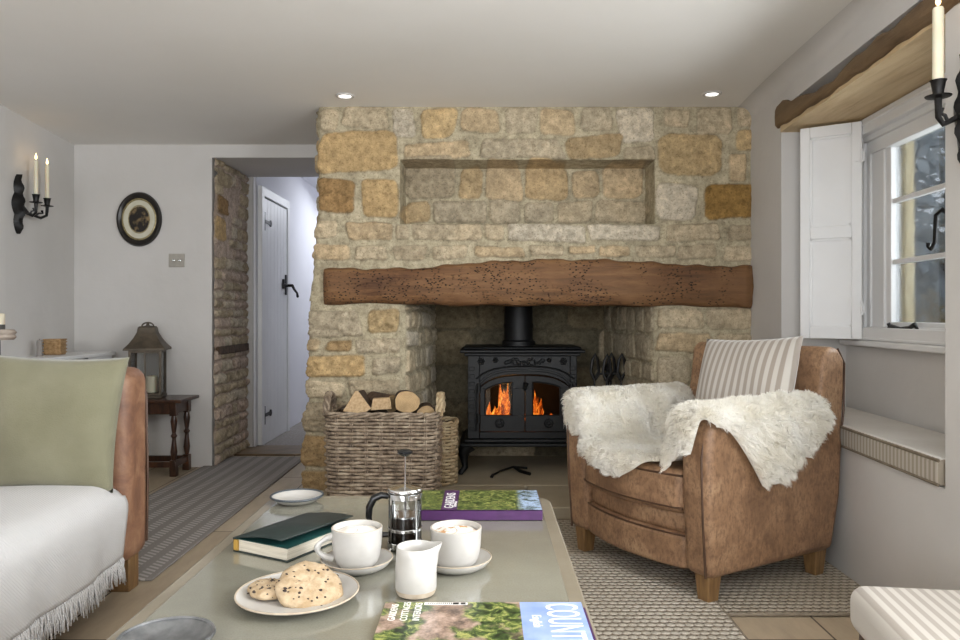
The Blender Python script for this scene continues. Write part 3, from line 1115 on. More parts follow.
# window stay on the sill rail, and curly latch
mb = MB()
p = [RW(.84, .322, .948), RW(.88, .312, .953), RW(.96, .308, .944), RW(1.03, .31, .950), RW(1.07, .308, .962), RW(1.09, .308, .945)]
mb.tube(p, [.008, .009, .007, .008, .010, .005]); mb.tube([RW(.86, .325, .935), RW(.86, .308, .965)], .008)
mb.build('window_stay', M['iron'], win)
mb = MB()
p = [RW(1.280, .32, 1.370), RW(1.275, .30, 1.385), RW(1.245, .295, 1.370), RW(1.240, .295, 1.325), RW(1.235, .295, 1.270), RW(1.210, .295, 1.247), RW(1.190, .295, 1.257), RW(1.193, .295, 1.273)]
mb.tube(p, [.008, .009, .009, .008, .007, .007, .007, .008]); rbox(mb, 1.26, 1.29, .318, .336, 1.35, 1.45)
mb.build('window_latch', M['iron'], win)

win2 = bpy.data.objects.new('window_2', None); COL.objects.link(win2); struct(win2)
mb = MB(); frame(mb, 2.38, 3.95, .85, 1.98, .06, .33, .39)
rbox(mb, 3.14, 3.19, .34, .38, .91, 1.92)
for z in (1.2, 1.55): rbox(mb, 2.44, 3.89, .345, .375, z, z + .022)
mb.build('window_frame', M['white_paint'], win2)
mb = MB(); rbox(mb, 2.42, 3.9, .355, .358, .88, 1.94); mb.build('pane', M['glass'], win2)

# shutter folded open against the far reveal
sh = thing('window_shutter', 'white panelled wooden shutter folded open at far side of the window', 'shutter')
sl0 = at(800, 338, 3.43); sr0 = at(862, 338, 3.29)
A = Vector((sl0.x, sl0.y)); B = Vector((sr0.x, sr0.y)); u = (B - A); wS = u.length; u.normalize(); nS = Vector((-u.y, u.x)) * -1
zb, zt = .893, 1.855


def SP(s, t, z):
    return (A.x + u.x * s - nS.x * t, A.y + u.y * s - nS.y * t, z)


def sbox(mb, s0, s1, t0, t1, z0, z1):
    mb.hexa([SP(s0, t0, z0), SP(s1, t0, z0), SP(s1, t1, z0), SP(s0, t1, z0), SP(s0, t0, z1), SP(s1, t0, z1), SP(s1, t1, z1), SP(s0, t1, z1)])


mb = MB()
st = .042
sbox(mb, 0, st, 0, .028, zb, zt); sbox(mb, wS - st, wS, 0, .028, zb, zt)
for (z0, z1) in ((zb, zb + .055), (1.345, 1.40), (zt - .05, zt)): sbox(mb, st, wS - st, 0, .028, z0, z1)
mb.build('frame', M['white_paint'], sh, bevel=.003)
mb = MB(); sbox(mb, st - .002, wS - st + .002, .014, .022, zb + .05, zt - .045)
for (z0, z1) in ((zb + .055, 1.345), (1.40, zt - .05)):
    q = .010
    sbox(mb, st, st + q, .006, .016, z0, z1); sbox(mb, wS - st - q, wS - st, .006, .016, z0, z1); sbox(mb, st, wS - st, .006, .016, z0, z0 + q); sbox(mb, st, wS - st, .006, .016, z1 - q, z1)
mb.build('panel', M['white_paint'], sh)
for z in (1.03, 1.70):
    mb = MB(); sbox(mb, wS - .03, wS + .012, -.006, .004, z - .022, z + .022); mb.tube([SP(wS, -.008, z - .03), SP(wS, -.008, z + .03)], .006)
    mb.build('hinge', M['white_paint'], sh)

# window seat cushion
mb = MB()
rbox(mb, .49, 1.815, -.008, .285, .492, .572)
c = mb.build('window_seat_cushion', [M['ticking_seat']], bevel=.014, seg=3)
tag(c, 'long striped ticking cushion lying on the window seat', 'cushion')
mb = MB()
rbox(mb, .50, 1.805, .004, .275, .568, .5755)
mb.build('cushion_top', M['seat_top'], c, bevel=.006)
mb = MB()
mb.tube([RW(.5, -.006, .568), RW(1.81, -.006, .568)], .005); mb.tube([RW(.5, -.006, .496), RW(1.81, -.006, .496)], .005)
mb.build('piping', simple('cushion_piping', '7d7262', '6b5e4e', 20, .9), c)

# ------------------------------------------------------------------ outside
mb = MB(); mb.box((1.95, -6, -.3), (14, 14, -.1)); struct(mb.build('ground', M['earth']))
mb = MB(); rbox(mb, .50, .765, .42, .465, .60, 2.1); o = mb.build('trim_6', M['cream_stone'], bevel=.01); struct(o)


def tree(name, label, c, rx, rz, n, mat, seed, trunk=True, group=None):
    r = np.random.default_rng(seed)
    t = thing(name, label, 'tree', (c[0], c[1], -.1), 0, group)
    cz = c[2] + .1
    cl = r.normal(size=(max(12, n // 90), 3)); cl /= np.linalg.norm(cl, axis=1)[:, None]
    cl *= (r.uniform(.35, 1, (len(cl), 1))) * np.array([rx, rx, rz])
    idx = r.integers(0, len(cl), n)
    P = cl[idx] + r.normal(size=(n, 3)) * np.array([rx, rx, rz]) * .16 + np.array([0, 0, cz])
    dz = r.normal(size=(n, 3)); dz /= np.linalg.norm(dz, axis=1)[:, None]
    e = np.cross(dz, r.normal(size=(n, 3))); e /= np.linalg.norm(e, axis=1)[:, None]
    L = r.uniform(.06, .12, (n, 1))
    V = np.stack([P - dz * L, P + e * L * .45, P + dz * L, P - e * L * .45], 1).reshape(-1, 3)
    Q = np.arange(n * 4).reshape(n, 4)
    np_mesh('crown', V, Q, mat, t, smooth=False)
    if trunk:
        mb = MB(); mb.tube([(0, 0, 0), (.05, .03, cz * .5), (0, 0, cz + rz * .5)], [.11, .09, .03], 8)
        for i in range(7):
            q = cl[i]; mb.tube([(0, 0, cz * .6), (q[0] * .5, q[1] * .5, cz + q[2] * .3), (q[0], q[1], cz + q[2])], [.04, .03, .01], 5)
        mb.build('trunk', M['bole'], t)
    return t


tree('garden_tree', 'tall blue-green leafy tree in the garden seen through the window', (4.35, 6.9, 1.75), 1.15, 1.5, 2300, M['leaf'], 3)
tree('garden_tree', 'grey-green bushy tree behind the dry grasses outside the window', (6.6, 9.8, 1.2), 1.3, 1.6, 2600, M['leaf2'], 5)
g = thing('dry_grass', 'clump of pale dry stems growing outside the window', 'plant', (3.25, 5.35, -.1))
mb = MB(); r = random.Random(3)
for i in range(150):
    x, y = r.uniform(-.35, .35), r.uniform(-.3, .3); h = r.uniform(.7, 1.32)
    dx, dy = r.uniform(-.16, .16), r.uniform(-.16, .16)
    mb.tube([(x, y, 0), (x + dx * .4, y + dy * .4, h * .6), (x + dx, y + dy, h)], [.006, .005, .003], 4)
    for q in range(3):
        a = r.uniform(0, 6.28); t0 = h * r.uniform(.6, .95)
        mb.tube([(x + dx * .6, y + dy * .6, t0), (x + dx * .6 + .07 * math.cos(a), y + dy * .6 + .07 * math.sin(a), t0 + .05)], [.004, .008], 4)
mb.build('stems', M['reed'], g)

# ------------------------------------------------------------------ ceiling downlights
for (px, py, lab) in ((345, 95.5, 'small round recessed ceiling light above the chimney left end, near doorway'),
                      (712, 93.5, 'small round recessed ceiling light above the chimney end near the window')):
    d = 1.12 * F / (PY - py); x = (px - PX) * d / F
    t = thing('ceiling_light', lab, 'light', (x, d, H), 0, 'recessed ceiling lights')
    mb = MB(); mb.lathe([(.030, -.002), (.036, -.008), (.046, -.006), (.048, 0)], (0, 0, 0), 28); mb.build('bezel', M['grey_paint'], t)
    mb = MB(); mb.lathe([(0, -.003), (.030, -.003), (.030, -.002)], (0, 0, 0), 28); mb.build('lamp', M['lamp_glow'], t)

# ------------------------------------------------------------------ stove
SX, SY, SZ = .222, 4.45, .06
stv = thing('wood_stove', 'black cast iron wood burning stove alight on the hearth', 'stove', (SX, SY, SZ))
# body (local: front at y=0, back y=.40, z above hearth)
mb = MB()
W = .325
mb.box((-W, 0.0, .205), (-W + .03, .38, .715)); mb.box((W - .03, 0.0, .205), (W, .38, .715))
mb.box((-W, .35, .205), (W, .38, .715)); mb.box((-W, 0, .205), (W, .38, .235)); mb.box((-W, 0, .69), (W, .38, .715))
# front plate: around an arched double door opening
ox0, ox1, oz0, oz1 = -.255, .285, .245, .585
mb.box((-W, -.008, .205), (ox0, .03, .715)); mb.box((ox1, -.008, .205), (W, .03, .715))
mb.box((ox0, -.008, .205), (ox1, .03, oz0))
N = 16; arch = []
for i in range(N + 1):
    t = i / N; arch.append((ox0 + (ox1 - ox0) * t, oz1 - .055 * (2 * t - 1) ** 4 - .02 * (2 * t - 1) ** 2))
mb.prism(arch + [(ox1, .715), (ox0, .715)], 1, -.008, .03)
mb.build('body', M['cast_iron'], stv, bevel=.004)
mb = MB(); mb.box((-W - .045, -.05, .715), (W + .045, .41, .735)); mb.box((-W - .025, -.03, .735), (W + .025, .40, .75)); mb.box((-W - .02, -.025, .695), (W + .02, .40, .716))
mb.build('top_plate', M['cast_iron'], stv, bevel=.008, seg=3)
mb = MB(); mb.box((-W - .045, -.07, .165), (W + .045, .40, .185)); mb.box((-W - .02, -.045, .185), (W + .02, .39, .206)); mb.build('ash_shelf', M['cast_iron'], stv, bevel=.007, seg=3)
for sx in (-1, 1):
    for (yy, sy) in ((-.02, -1), (.36, 1)):
        mb = MB()
        x0 = sx * (W - .01)
        mb.tube([(x0, yy, .17), (x0 + sx * .035, yy + sy * .01, .13), (x0 + sx * .03, yy + sy * .01, .08), (x0 + sx * .025, yy + sy * .012, .04), (x0 + sx * .05, yy + sy * .03, .012), (x0 + sx * .06, yy + sy * .035, .010)],
                [.045, .034, .022, .018, .016, .010], 10)
        mb.build('leg', M['cast_iron'], stv)
# mouldings and relief
mb = MB()
pa = [(x, -.012, z + .028) for x, z in arch]
mb.tube([(ox0 - .02, -.012, .25)] + [(ox0 - .02, -.012, arch[0][1])] + pa[1:-1] + [(ox1 + .02, -.012, arch[-1][1])] + [(ox1 + .02, -.012, .25)], .007, 6)
pa = [(x * 1.08, -.011, z + .05) for x, z in arch]
mb.tube(pa, .006, 6)
for (cx, cz, rr_) in ((-.245, .665, .026), (-.16, .672, .020), (.245, .665, .026), (.16, .672, .018)):
    for k in range(6):
        a = k * PI / 3
        mb.lathe([(0, 0), (rr_ * .35, .003), (rr_ * .2, .012), (0, .014)], (cx + rr_ * .55 * math.cos(a), -.008, cz + rr_ * .55 * math.sin(a)), 8, R=Euler((PI / 2, 0, 0)).to_matrix())
    mb.lathe([(0, 0), (rr_ * .3, .003), (rr_ * .2, .016), (0, .018)], (cx, -.008, cz), 8, R=Euler((PI / 2, 0, 0)).to_matrix())
rr_ = random.Random(5)
for k in range(34):
    t = rr_.uniform(-1, 1)
    cx = .015 + t * .115; cz = .662 + rr_.uniform(-.016, .018) * (1.2 - abs(t)) + .006 * math.sin(t * 8)
    mb.lathe([(0, 0), (.010, .003), (.006, .010), (0, .012)], (cx, -.008, cz), 7, sx=rr_.uniform(.6, 1.5), R=Euler((PI / 2, 0, 0)).to_matrix())
mb.tube([(-.11 + .24 * i / 12, -.012, .655 + .012 * math.sin(i * 1.3)) for i in range(13)], .004, 5)
mb.build('relief', M['cast_iron'], stv)
mb = MB()
for sx in (-1, 1):
    for k in range(9):
        mb.box((sx * .30 - .016, -.014, .25 + k * .045), (sx * .30 + .016, -.006, .272 + k * .045))
o = mb.build('side_ribs', M['cast_iron'], stv, bevel=.003); o['kind'] = 'stuff'
# doors
xm = .015
for (x0, x1, g0, g1, kx, hx) in ((ox0 + .004, xm - .002, -.222, -.062, -.135, ox0 - .004), (xm + .002, ox1 - .004, .06, .222, .155, ox1 + .004)):
    mb = MB()
    gz0, gz1 = .345, .535
    def az(x): t = (x - ox0) / (ox1 - ox0); return oz1 - .055 * (2 * t - 1) ** 4 - .02 * (2 * t - 1) ** 2 - .005
    mb.box((x0, -.022, oz0 + .004), (x1, 0, gz0))
    mb.box((x0, -.022, gz0), (g0, 0, gz1 - .03)); mb.box((g1, -.022, gz0), (x1, 0, gz1 - .03))
    N2 = 10
    top = [(x0 + (x1 - x0) * i / N2, az(x0 + (x1 - x0) * i / N2)) for i in range(N2 + 1)]
    # arched band above the glass
    low = []
    for i in range(N2 + 1):
        x = x0 + (x1 - x0) * i / N2
        if g0 <= x <= g1: low.append((x, az(x) - .035))
        else: low.append((x, gz1 - .03))
    low = [(x0, gz1 - .03), (g0, gz1 - .03)] + [(g0 + (g1 - g0) * i / 8, az(g0 + (g1 - g0) * i / 8) - .037) for i in range(9)] + [(g1, gz1 - .03), (x1, gz1 - .03)]
    mb.prism(top + low[::-1], 1, -.022, 0)
    dr = mb.build('door', M['cast_iron'], stv, bevel=.003)
    mb = MB(); mb.tube([(g0, -.024, gz0), (g1, -.024, gz0), (g1, -.024, gz1 - .03)] + [(g0 + (g1 - g0) * i / 8, -.024, az(g0 + (g1 - g0) * i / 8) - .037) for i in range(9)][::-1] + [(g0, -.024, gz0)], .005, 6)
    mb.build('glass_surround', M['cast_iron'], dr)
    mb = MB(); mb.prism([(g0, gz0), (g1, gz0), (g1, gz1), (g0, gz1)], 1, -.010, -.006); mb.build('glass', M['stove_glass'], dr)
    mb = MB()
    for k in range(8):
        a = k * PI / 4
        mb.lathe([(.012, 0), (.013, .010), (.006, .016), (0, .016)], (kx + .016 * math.cos(a), -.022, .300 + .016 * math.sin(a)), 8, R=Euler((PI / 2, 0, 0)).to_matrix())
    mb.lathe([(.018, 0), (.018, .012), (.010, .022), (0, .024)], (kx, -.022, .300), 14, R=Euler((PI / 2, 0, 0)).to_matrix())
    mb.build('knob', M['cast_iron'], dr)
    for z in (.32, .50):
        mb = MB(); mb.tube([(hx, -.022, z - .022), (hx, -.022, z + .022)], .012, 10); mb.lathe([(0, 0), (.010, 0), (.010, .014), (0, .014)], (hx, -.022, z + .02), 10)
        mb.build('hinge', M['cast_iron'], dr)
mb = MB(); mb.tube([(xm, -.02, .50), (xm, -.05, .51), (xm + .005, -.055, .54)], [.010, .011, .016], 8); mb.build('door_handle', M['cast_iron'], stv)
# firebox
mb = MB(); mb.box((-.30, .345, .24), (.30, .352, .69)); mb.box((-.298, .03, .236), (.298, .35, .245)); mb.build('firebox_lining', M['fire_cavity'], stv)
fl = MB(); rr_ = random.Random(9)


def flame(mb, x, y, z, h, w, seed):
    r = random.Random(seed); P = []
    for i in range(14):
        t = i / 13
        rad = w * math.sin(PI * min(1, t * .9 + .10)) ** .8 * (1 - t ** 2.2) + .0012
        ox = .3 * w * math.sin(t * 5 + seed) * t; P.append([(x + ox + rad * math.cos(a), y + rad * .6 * math.sin(a), z + h * t) for a in [k * PI / 5 for k in range(11)]])
    mb.grid(P)


for i in range(9):
    flame(fl, rr_.uniform(-.125, -.07), rr_.uniform(.10, .22), .30, rr_.uniform(.12, .25), rr_.uniform(.016, .032), i)
for i in range(4):
    flame(fl, rr_.uniform(-.20, -.14), rr_.uniform(.12, .22), .30, rr_.uniform(.05, .11), rr_.uniform(.014, .022), i + 40)
for i in range(7):
    flame(fl, rr_.uniform(.07, .15), rr_.uniform(.12, .24), .30, rr_.uniform(.06, .17), rr_.uniform(.012, .024), i + 20)
o = fl.build('flames', M['fire'], stv, smooth=180); o['kind'] = 'stuff'
for (x, y, z, r_, yaw) in ((-.13, .18, .275, .035, .2), (.12, .20, .275, .038, -.2), (0, .25, .285, .04, .1), (.18, .15, .27, .028, .5)):
    mb = MB(); dx, dy = math.cos(yaw) * .11, math.sin(yaw) * .11
    mb.tube([(x - dx, y - dy, z), (x + dx, y + dy, z)], r_, 10); o = mb.build('burning_log', M['fire_cavity'], stv)
mb = MB()
for i in range(40):
    x, y = rr_.uniform(-.22, .22), rr_.uniform(.08, .24); s_ = rr_.uniform(.008, .016)
    mb.lathe([(0, -s_), (s_, 0), (0, s_)], (x, y, .30 + rr_.uniform(-.005, .02)), 6)
o = mb.build('embers', M['ember'], stv, smooth=0); o['kind'] = 'stuff'
pl_l = bpy.data.lights.new('fire_light', 'POINT'); pl_l.energy = 3.5; pl_l.color = (1, .45, .12); pl_l.shadow_soft_size = .05
o = bpy.data.objects.new('fire_light', pl_l); COL.objects.link(o); o.parent = stv; o.location = (-.08, .10, .45)
mb = MB(); mb.lathe([(.105, .75), (.105, .775), (.090, .785), (.088, 1.18)], (-.012, .24, 0), 32); mb.lathe([(.094, .86), (.094, .885)], (-.012, .24, 0), 32)
mb.build('flue_pipe', M['cast_iron'], stv)

# iron tool on the hearth
mb = MB()
pts = [on(493, 475, .066), on(500, 471, .075), on(513, 467, .085), on(520, 471, .075), on(530, 474, .07)]
mb.tube(pts, [.006, .006, .007, .010, .010], 7); mb.tube([on(493, 475, .066), on(491.5, 477, .066)], .010, 7)
mb.tube([on(513, 467, .085), on(527, 468, .072)], .007, 7)
q = mb.build('stove_tool', M['iron'])
tag(q, 'small black iron stove tool lying on the hearth in front of stove', 'tool')

# companion set
cs = thing('fire_companion_set', 'black wrought iron set of fire tools beside the stove', 'fire tools', (.74, 4.50, .06))
mb = MB(); mb.lathe([(0, 0), (.085, 0), (.085, .012), (.03, .02), (.009, .03), (.009, .60), (.02, .61), (.012, .64), (0, .65)], (0, 0, 0), 20)
mb.tube([(-.075, 0, .55), (-.05, 0, .585), (0, 0, .59), (.05, 0, .585), (.075, 0, .55)], .007, 6)
mb.tube([(0, -.07, .55), (0, 0, .58), (0, .07, .55)], .007, 6)
mb.build('stand', M['iron'], cs)
for i, (x, y) in enumerate(((-.08, 0), (.08, 0), (-.02, -.08), (.03, .07))):
    mb = MB()
    mb.tube([(x, y, .10), (x, y, .55)], .006, 6)
    mb.tube([(x, y, .55), (x - .022, y, .60), (x - .012, y, .67), (x + .004, y, .705), (x + .018, y, .67), (x + .026, y, .60), (x, y, .55)], .0095, 6)
    if i == 0: mb.box((x - .045, y - .004, .05), (x + .045, y + .006, .18))
    elif i == 1: mb.lathe([(0, .05), (.03, .05), (.032, .13), (.01, .16)], (x, y, 0), 10)
    else: mb.tube([(x, y, .10), (x + .02, y, .06)], .007, 6)
    mb.build(('shovel', 'brush', 'poker', 'tongs')[i], M['iron'], cs)


# ------------------------------------------------------------------ wicker baskets
def rrect(w, d, r, n=6):
    pts = []
    for (cx, cy, a0) in ((w / 2 - r, -d / 2 + r, -PI / 2), (w / 2 - r, d / 2 - r, 0), (-w / 2 + r, d / 2 - r, PI / 2), (-w / 2 + r, -d / 2 + r, PI)):
        for i in range(n + 1):
            a = a0 + PI / 2 * i / n; pts.append((cx + r * math.cos(a), cy + r * math.sin(a)))
    return pts


def resample(pts, n):
    P = [Vector(p) for p in pts] + [Vector(pts[0])]
    L = [0]
    for i in range(len(P) - 1): L.append(L[-1] + (P[i + 1] - P[i]).length)
    out = []
    for k in range(n):
        s = L[-1] * k / n
        j = max(i for i in range(len(L)) if L[i] <= s + 1e-9); j = min(j, len(P) - 2)
        t = (s - L[j]) / max(1e-9, L[j + 1] - L[j]); p = P[j].lerp(P[j + 1], t)
        d = (P[j + 1] - P[j]).normalized(); out.append((p, Vector((d.y, -d.x))))
    return out


def basket(t, w, d, h, mat, stakes=30, row=.0180, flare=.04, mat2=None, r=.05):
    n = stakes * 4
    ring = resample(rrect(w, d, r), n)
    rr = random.Random(int(w * 1000))
    mb = MB(); z = .012; i = 0
    while z < h - .012:
        f = 1 + flare * z / h; P = []
        band = (z > h * .80)
        rad = .0086 if not band else .0075
        for k in range(n):
            p, nn = ring[k]
            ph = math.cos(PI * k / 4 + (PI if i % 2 else 0)) * (.0085 if not band else .006)
            q = p * f + nn * (ph + rr.uniform(-.001, .001))
            P.append((q.x, q.y, z + rr.uniform(-.0012, .0012) + .0012 * math.sin(k * .3 + i)))
        mb.tube(P, rad, 6, closed=True)
        z += row * (.92 if band else 1.0); i += 1
    mb.build('woven_side', mat, t, smooth=180)
    mb = MB()
    for k in range(0, n, 4):
        p, nn = ring[k]
        for off in (-.005, .005):
            tx = Vector((-nn.y, nn.x)) * off
            mb.tube([(p.x + tx.x, p.y + tx.y, 0), ((p.x + tx.x) * (1 + flare), (p.y + tx.y) * (1 + flare), h)], .0042, 5)
    mb.build('stakes', mat2 or mat, t, smooth=180)
    mb = MB()
    for q in range(3):
        P = []
        for k in range(n):
            p, nn = ring[k]; a = k * .55 + q * 2.09
            v = p * (1 + flare) + nn * (.010 * math.cos(a)); P.append((v.x, v.y, h + .010 * math.sin(a)))
        mb.tube(P, .0075, 6, closed=True)
    mb.build('rim', mat, t, smooth=180)
    mb = MB()
    inner = [(p * 1.0 - nn * .013) for p, nn in ring]
    P = [[(v.x, v.y, .01), (v.x * (1 + flare), v.y * (1 + flare), h - .005)] for v in inner]
    mb.grid(P, closed_u=True)
    mb.add([(v.x, v.y, .012) for v in inner], [tuple(range(n))])
    mb.build('lining', M['bark'], t)


bt = thing('log_basket', 'large rectangular wicker basket of firewood beside the stove', 'basket', (-.512, 3.828, .06), math.radians(-2))
BH = .445
basket(bt, .535, .29, BH, M['wicker'], 22)
for sx in (-1, 1):
    mb = MB()
    for q in range(3):
        P = []
        for i in range(24):
            t = i / 23; a = PI * t
            P.append((sx * (.285 + .012 * math.cos(t * 14 + q * 2.1)), -.075 * math.cos(a) + .008 * math.sin(t * 14 + q * 2.1), BH - .01 + .105 * math.sin(a) ** .8))
        mb.tube(P, .009, 6)
    mb.build('handle', M['wicker_pale'] if sx > 0 else M['wicker'], bt)

sb = thing('small_basket', 'small paler wicker basket standing behind the large log basket', 'basket', (-.262, 4.20, .06))
basket(sb, .19, .20, .34, M['wicker_pale'], 14, r=.06)


def log(label, p0, p1, r, kind, seed, flat=None):
    """round log or split wedge from p0 (front end) to p1"""
    p0, p1 = Vector(p0), Vector(p1)
    L = (p1 - p0).length
    t = thing('firewood_log', label, 'log', p0, 0, 'firewood in the log basket')
    rr = random.Random(seed)
    if kind == 'round':
        prof = [(r * (1 + .06 * math.sin(3 * a + seed) + .03 * math.sin(7 * a)) * math.cos(a), r * .92 * (1 + .06 * math.sin(2 * a + seed)) * math.sin(a)) for a in [2 * PI * k / 28 for k in range(28)]]
    elif kind == 'wedge':
        prof = [(-r, -r * .55), (-r * .1, r * .95), (r * .15, r), (r * 1.15, -r * .35), (r * .5, -r * .75)]
    else:
        prof = [(-r, -r * .6), (-r * .8, r * .5), (r * .9, r * .62), (r * 1.05, -r * .5)]
    mb = MB(); n = len(prof)
    mb.prism(prof, 1, 0, L)
    me_i = []
    for fi, f in enumerate(mb.f):
        if len(f) == n and fi >= n: me_i.append(1 if kind == 'round' else 2)
        else: me_i.append(0 if kind == 'round' or fi % 2 == 0 else 2)
    mb.mi = me_i
    o = mb.build('wood', [M['bark'], M['log_end'], M['split_wood']], t, smooth=35, bevel=.002)
    q = (p1 - p0).normalized()
    t.rotation_euler = q.to_track_quat('Y', 'Z').to_euler()
    return t


log('round sawn firewood log at the stove end of the basket, ringed end facing out', at(407, 402, 3.72), at(405, 400, 4.0), .062, 'round', 2)
log('pale split triangular firewood log at the doorway end of the basket', at(356, 404, 3.73), at(362, 402, 3.99), .066, 'wedge', 3)
log('grey flat-topped split log between the triangular and the round log', at(381, 404, 3.76), at(382, 402, 3.99), .052, 'flat', 4)
log('dark bark-covered log lying deeper in the basket behind the grey split log', at(392, 404, 3.86), at(372, 400, 3.97), .048, 'round', 5)
log('brown log sunk low in the basket beside the round sawn log', at(426, 414, 3.80), at(425, 410, 3.98), .045, 'round', 6)

# ------------------------------------------------------------------ rugs
mb = MB()
mb.box((-1.85, 2.80, .001), (-1.25, 5.23, .010)); o = mb.build('runner_rug', M['runner'], bevel=.004)
tag(o, 'grey flat woven runner with dashed stripes leading to the doorway', 'rug')
mb = MB(); mb.box((.12, 2.475, .001), (1.375, 3.60, .012)); o = mb.build('jute_rug', M['jute2'], bevel=.005)
o.data.materials[0] = M['jute2']
tag(o, 'beige chunky woven rug under the armchair reaching the window wall', 'rug')
mb = MB()
mb.tube([(.12, 2.475, .008), (1.375, 2.475, .008)], .006, 6); mb.build('bound_edge', M['bind'], o)
mb = MB(); mb.tube([(.12, 3.6, .008), (1.375, 3.6, .008)], .006, 6); mb.build('bound_edge', M['bind'], o)
mb = MB(); mb.box((-1.05, .1, .0125), (.79, 3.05, .024)); o = mb.build('jute_rug', M['jute'], bevel=.005)
# this rug stops short of the bare boards beside the sofa
for v in o.data.vertices:
    if v.co.x < -1: v.co.x = -.50
    if v.co.z < .02: v.co.z = .0125
tag(o, 'pale chunky woven rug in front of the armchair under the coffee table', 'rug')
mb = MB(); mb.tube([(.79, .1, .019), (.79, 3.05, .019), (-.5, 3.05, .019)], .006, 6); mb.build('bound_edge', M['bind'], o)

# ------------------------------------------------------------------ coffee table
CT = thing('coffee_table', 'low coffee table with grey zinc top and rounded corners', 'table', (-.205, 1.40, 0))
TZ = .5
mb = MB()


def rr_poly(w, d, r, n=8): return rrect(w, d, r, n)


TW, TD = .764, 1.35
mb.prism(rr_poly(TW, TD, .07), 2, TZ - .035, TZ - .0015)
mb.build('rim', M['zinc_rim'], CT, bevel=.004, seg=2)
mb = MB(); mb.prism(rr_poly(TW - .06, TD - .06, .05), 2, TZ - .006, TZ); mb.build('tabletop', M['zinc'], CT)
mb = MB(); mb.prism(rr_poly(TW - .08, TD - .08, .05), 2, TZ - .12, TZ - .035); mb.build('apron', M['oak_leg'], CT)
for sx in (-1, 1):
    for sy in (-1, 1):
        mb = MB(); x, y = sx * (TW / 2 - .085), sy * (TD / 2 - .085)
        mb.box((x - .035, y - .035, .024), (x + .035, y + .035, TZ - .035)); mb.build('leg', M['oak_leg'], CT, bevel=.004)

# dish at the far end
def dish(name, label, c, r, h, mats, rim_r=.003):
    t = thing(name, label, 'dish', (c[0], c[1], TZ))
    mb = MB(); mb.lathe([(0, .004), (r * .55, .005), (r * .80, h * .55), (r * .97, h * .96), (r, h), (r * 1.0, h * .9), (r * .84, h * .40), (r * .6, .0), (0, .0)], (0, 0, 0), 40)
    mb.build('bowl', mats[0], t)
    P = [(r * math.cos(a), r * math.sin(a), h) for a in [2 * PI * k / 40 for k in range(40)]]
    mb = MB(); mb.tube(P, rim_r, 6, closed=True); mb.build('rim', mats[1], t)
    return t


p = on(297, 502, TZ); dish('shallow_dish', 'shallow white dish with grey rim at the far end of coffee table', p, .068, .018, (M['ceramic'], M['enamel_rim']))
p = on(166, 648, TZ); dish('shallow_dish', 'shallow mottled pewter dish at the sofa side near edge of coffee table', p, .068, .018, (M['pewter'], M['pewter']))

# biscuit plate
p = on(298, 600, TZ)
t = thing('biscuit_plate', 'round off-white stoneware plate holding two biscuits', 'plate', (p.x, p.y, TZ))
R_ = .105
mb = MB(); mb.lathe([(0, .005), (.066, .0055), (.090, .010), (R_ - .002, .0165), (R_, .0175), (R_ - .001, .0145), (.07, .002), (.055, 0), (0, 0)], (0, 0, 0), 56); mb.build('dish', M['ceramic'], t)
mb = MB(); mb.tube([(R_ * math.cos(a), R_ * math.sin(a), .017) for a in [2 * PI * k / 56 for k in range(56)]], .0016, 6, closed=True); mb.build('rim', M['bare_clay'], t)
plate_p = p


def biscuit(label, c, r, tilt, yaw, seed):
    t = thing('biscuit', label, 'biscuit', c, 0, 'biscuits on the plate')
    t.rotation_euler = (tilt[0], tilt[1], yaw)
    rr = random.Random(seed); n = 60; th = .017
    mb = MB(); P = []
    prof = [(0, th), (.3, th), (.6, th * .98), (.82, th * .86), (.95, th * .62), (1, th * .38), (.96, .002), (.6, 0), (0, 0)]
    V = []
    for fr, z in prof:
        row = []
        for k in range(n):
            a = 2 * PI * k / n
            rad = r * fr * (1 + .04 * math.sin(3 * a + seed) + .02 * math.sin(9 * a + seed) + (rr.uniform(-.012, .012) if fr > .8 else 0))
            row.append((rad * math.cos(a), rad * math.sin(a), z + (rr.uniform(-.0012, .0012) if 0 < fr < .97 and z > .004 else 0)))
        row.append(row[0]); P.append(row)
    mb.grid(P); mb.build('dough', M['cookie'], t, smooth=180)
    mb = MB()
    for k in range(46):
        a = rr.uniform(0, 6.28); q = rr.uniform(.1, .98) ** .6; s_ = rr.uniform(.0012, .0032)
        z = th * (1.0 if q < .6 else (.95 if q < .8 else .7 if q < .94 else .4)) - .0006
        mb.lathe([(0, -s_ * .5), (s_, 0), (s_ * .6, s_ * .6), (0, s_ * .7)], (r * q * math.cos(a), r * q * math.sin(a), z), 6, sx=rr.uniform(.7, 1.8))
    mb.build('chocolate_chips', M['chocolate'], t)
    return t


c2 = on(263, 600, TZ)
biscuit('smaller chocolate chip biscuit lying flat at the edge of the plate', (p.x - .052, p.y + .012, TZ + .008), .040, (0.02, .05), .4, 1)
biscuit('large chocolate chip biscuit propped up on the smaller one', (p.x + .018, p.y + .004, TZ + .0175), .058, (.40, .22, ), .0, 2)


# mugs and saucers
def saucer(label, c, r=.070):
    t = thing('saucer', label, 'saucer', (c[0], c[1], TZ), 0, 'stoneware saucers on the coffee table')
    mb = MB(); mb.lathe([(0, .006), (r * .55, .007), (r * .85, .014), (r * .98, .0205), (r, .0215), (r, .019), (r * .88, .008), (r * .68, .0), (0, 0)], (0, 0, 0), 48); mb.build('dish', M['ceramic'], t)
    mb = MB(); mb.tube([(r * math.cos(a), r * math.sin(a), .021) for a in [2 * PI * k / 48 for k in range(48)]], .0012, 6, closed=True); mb.build('rim', M['bare_clay'], t)


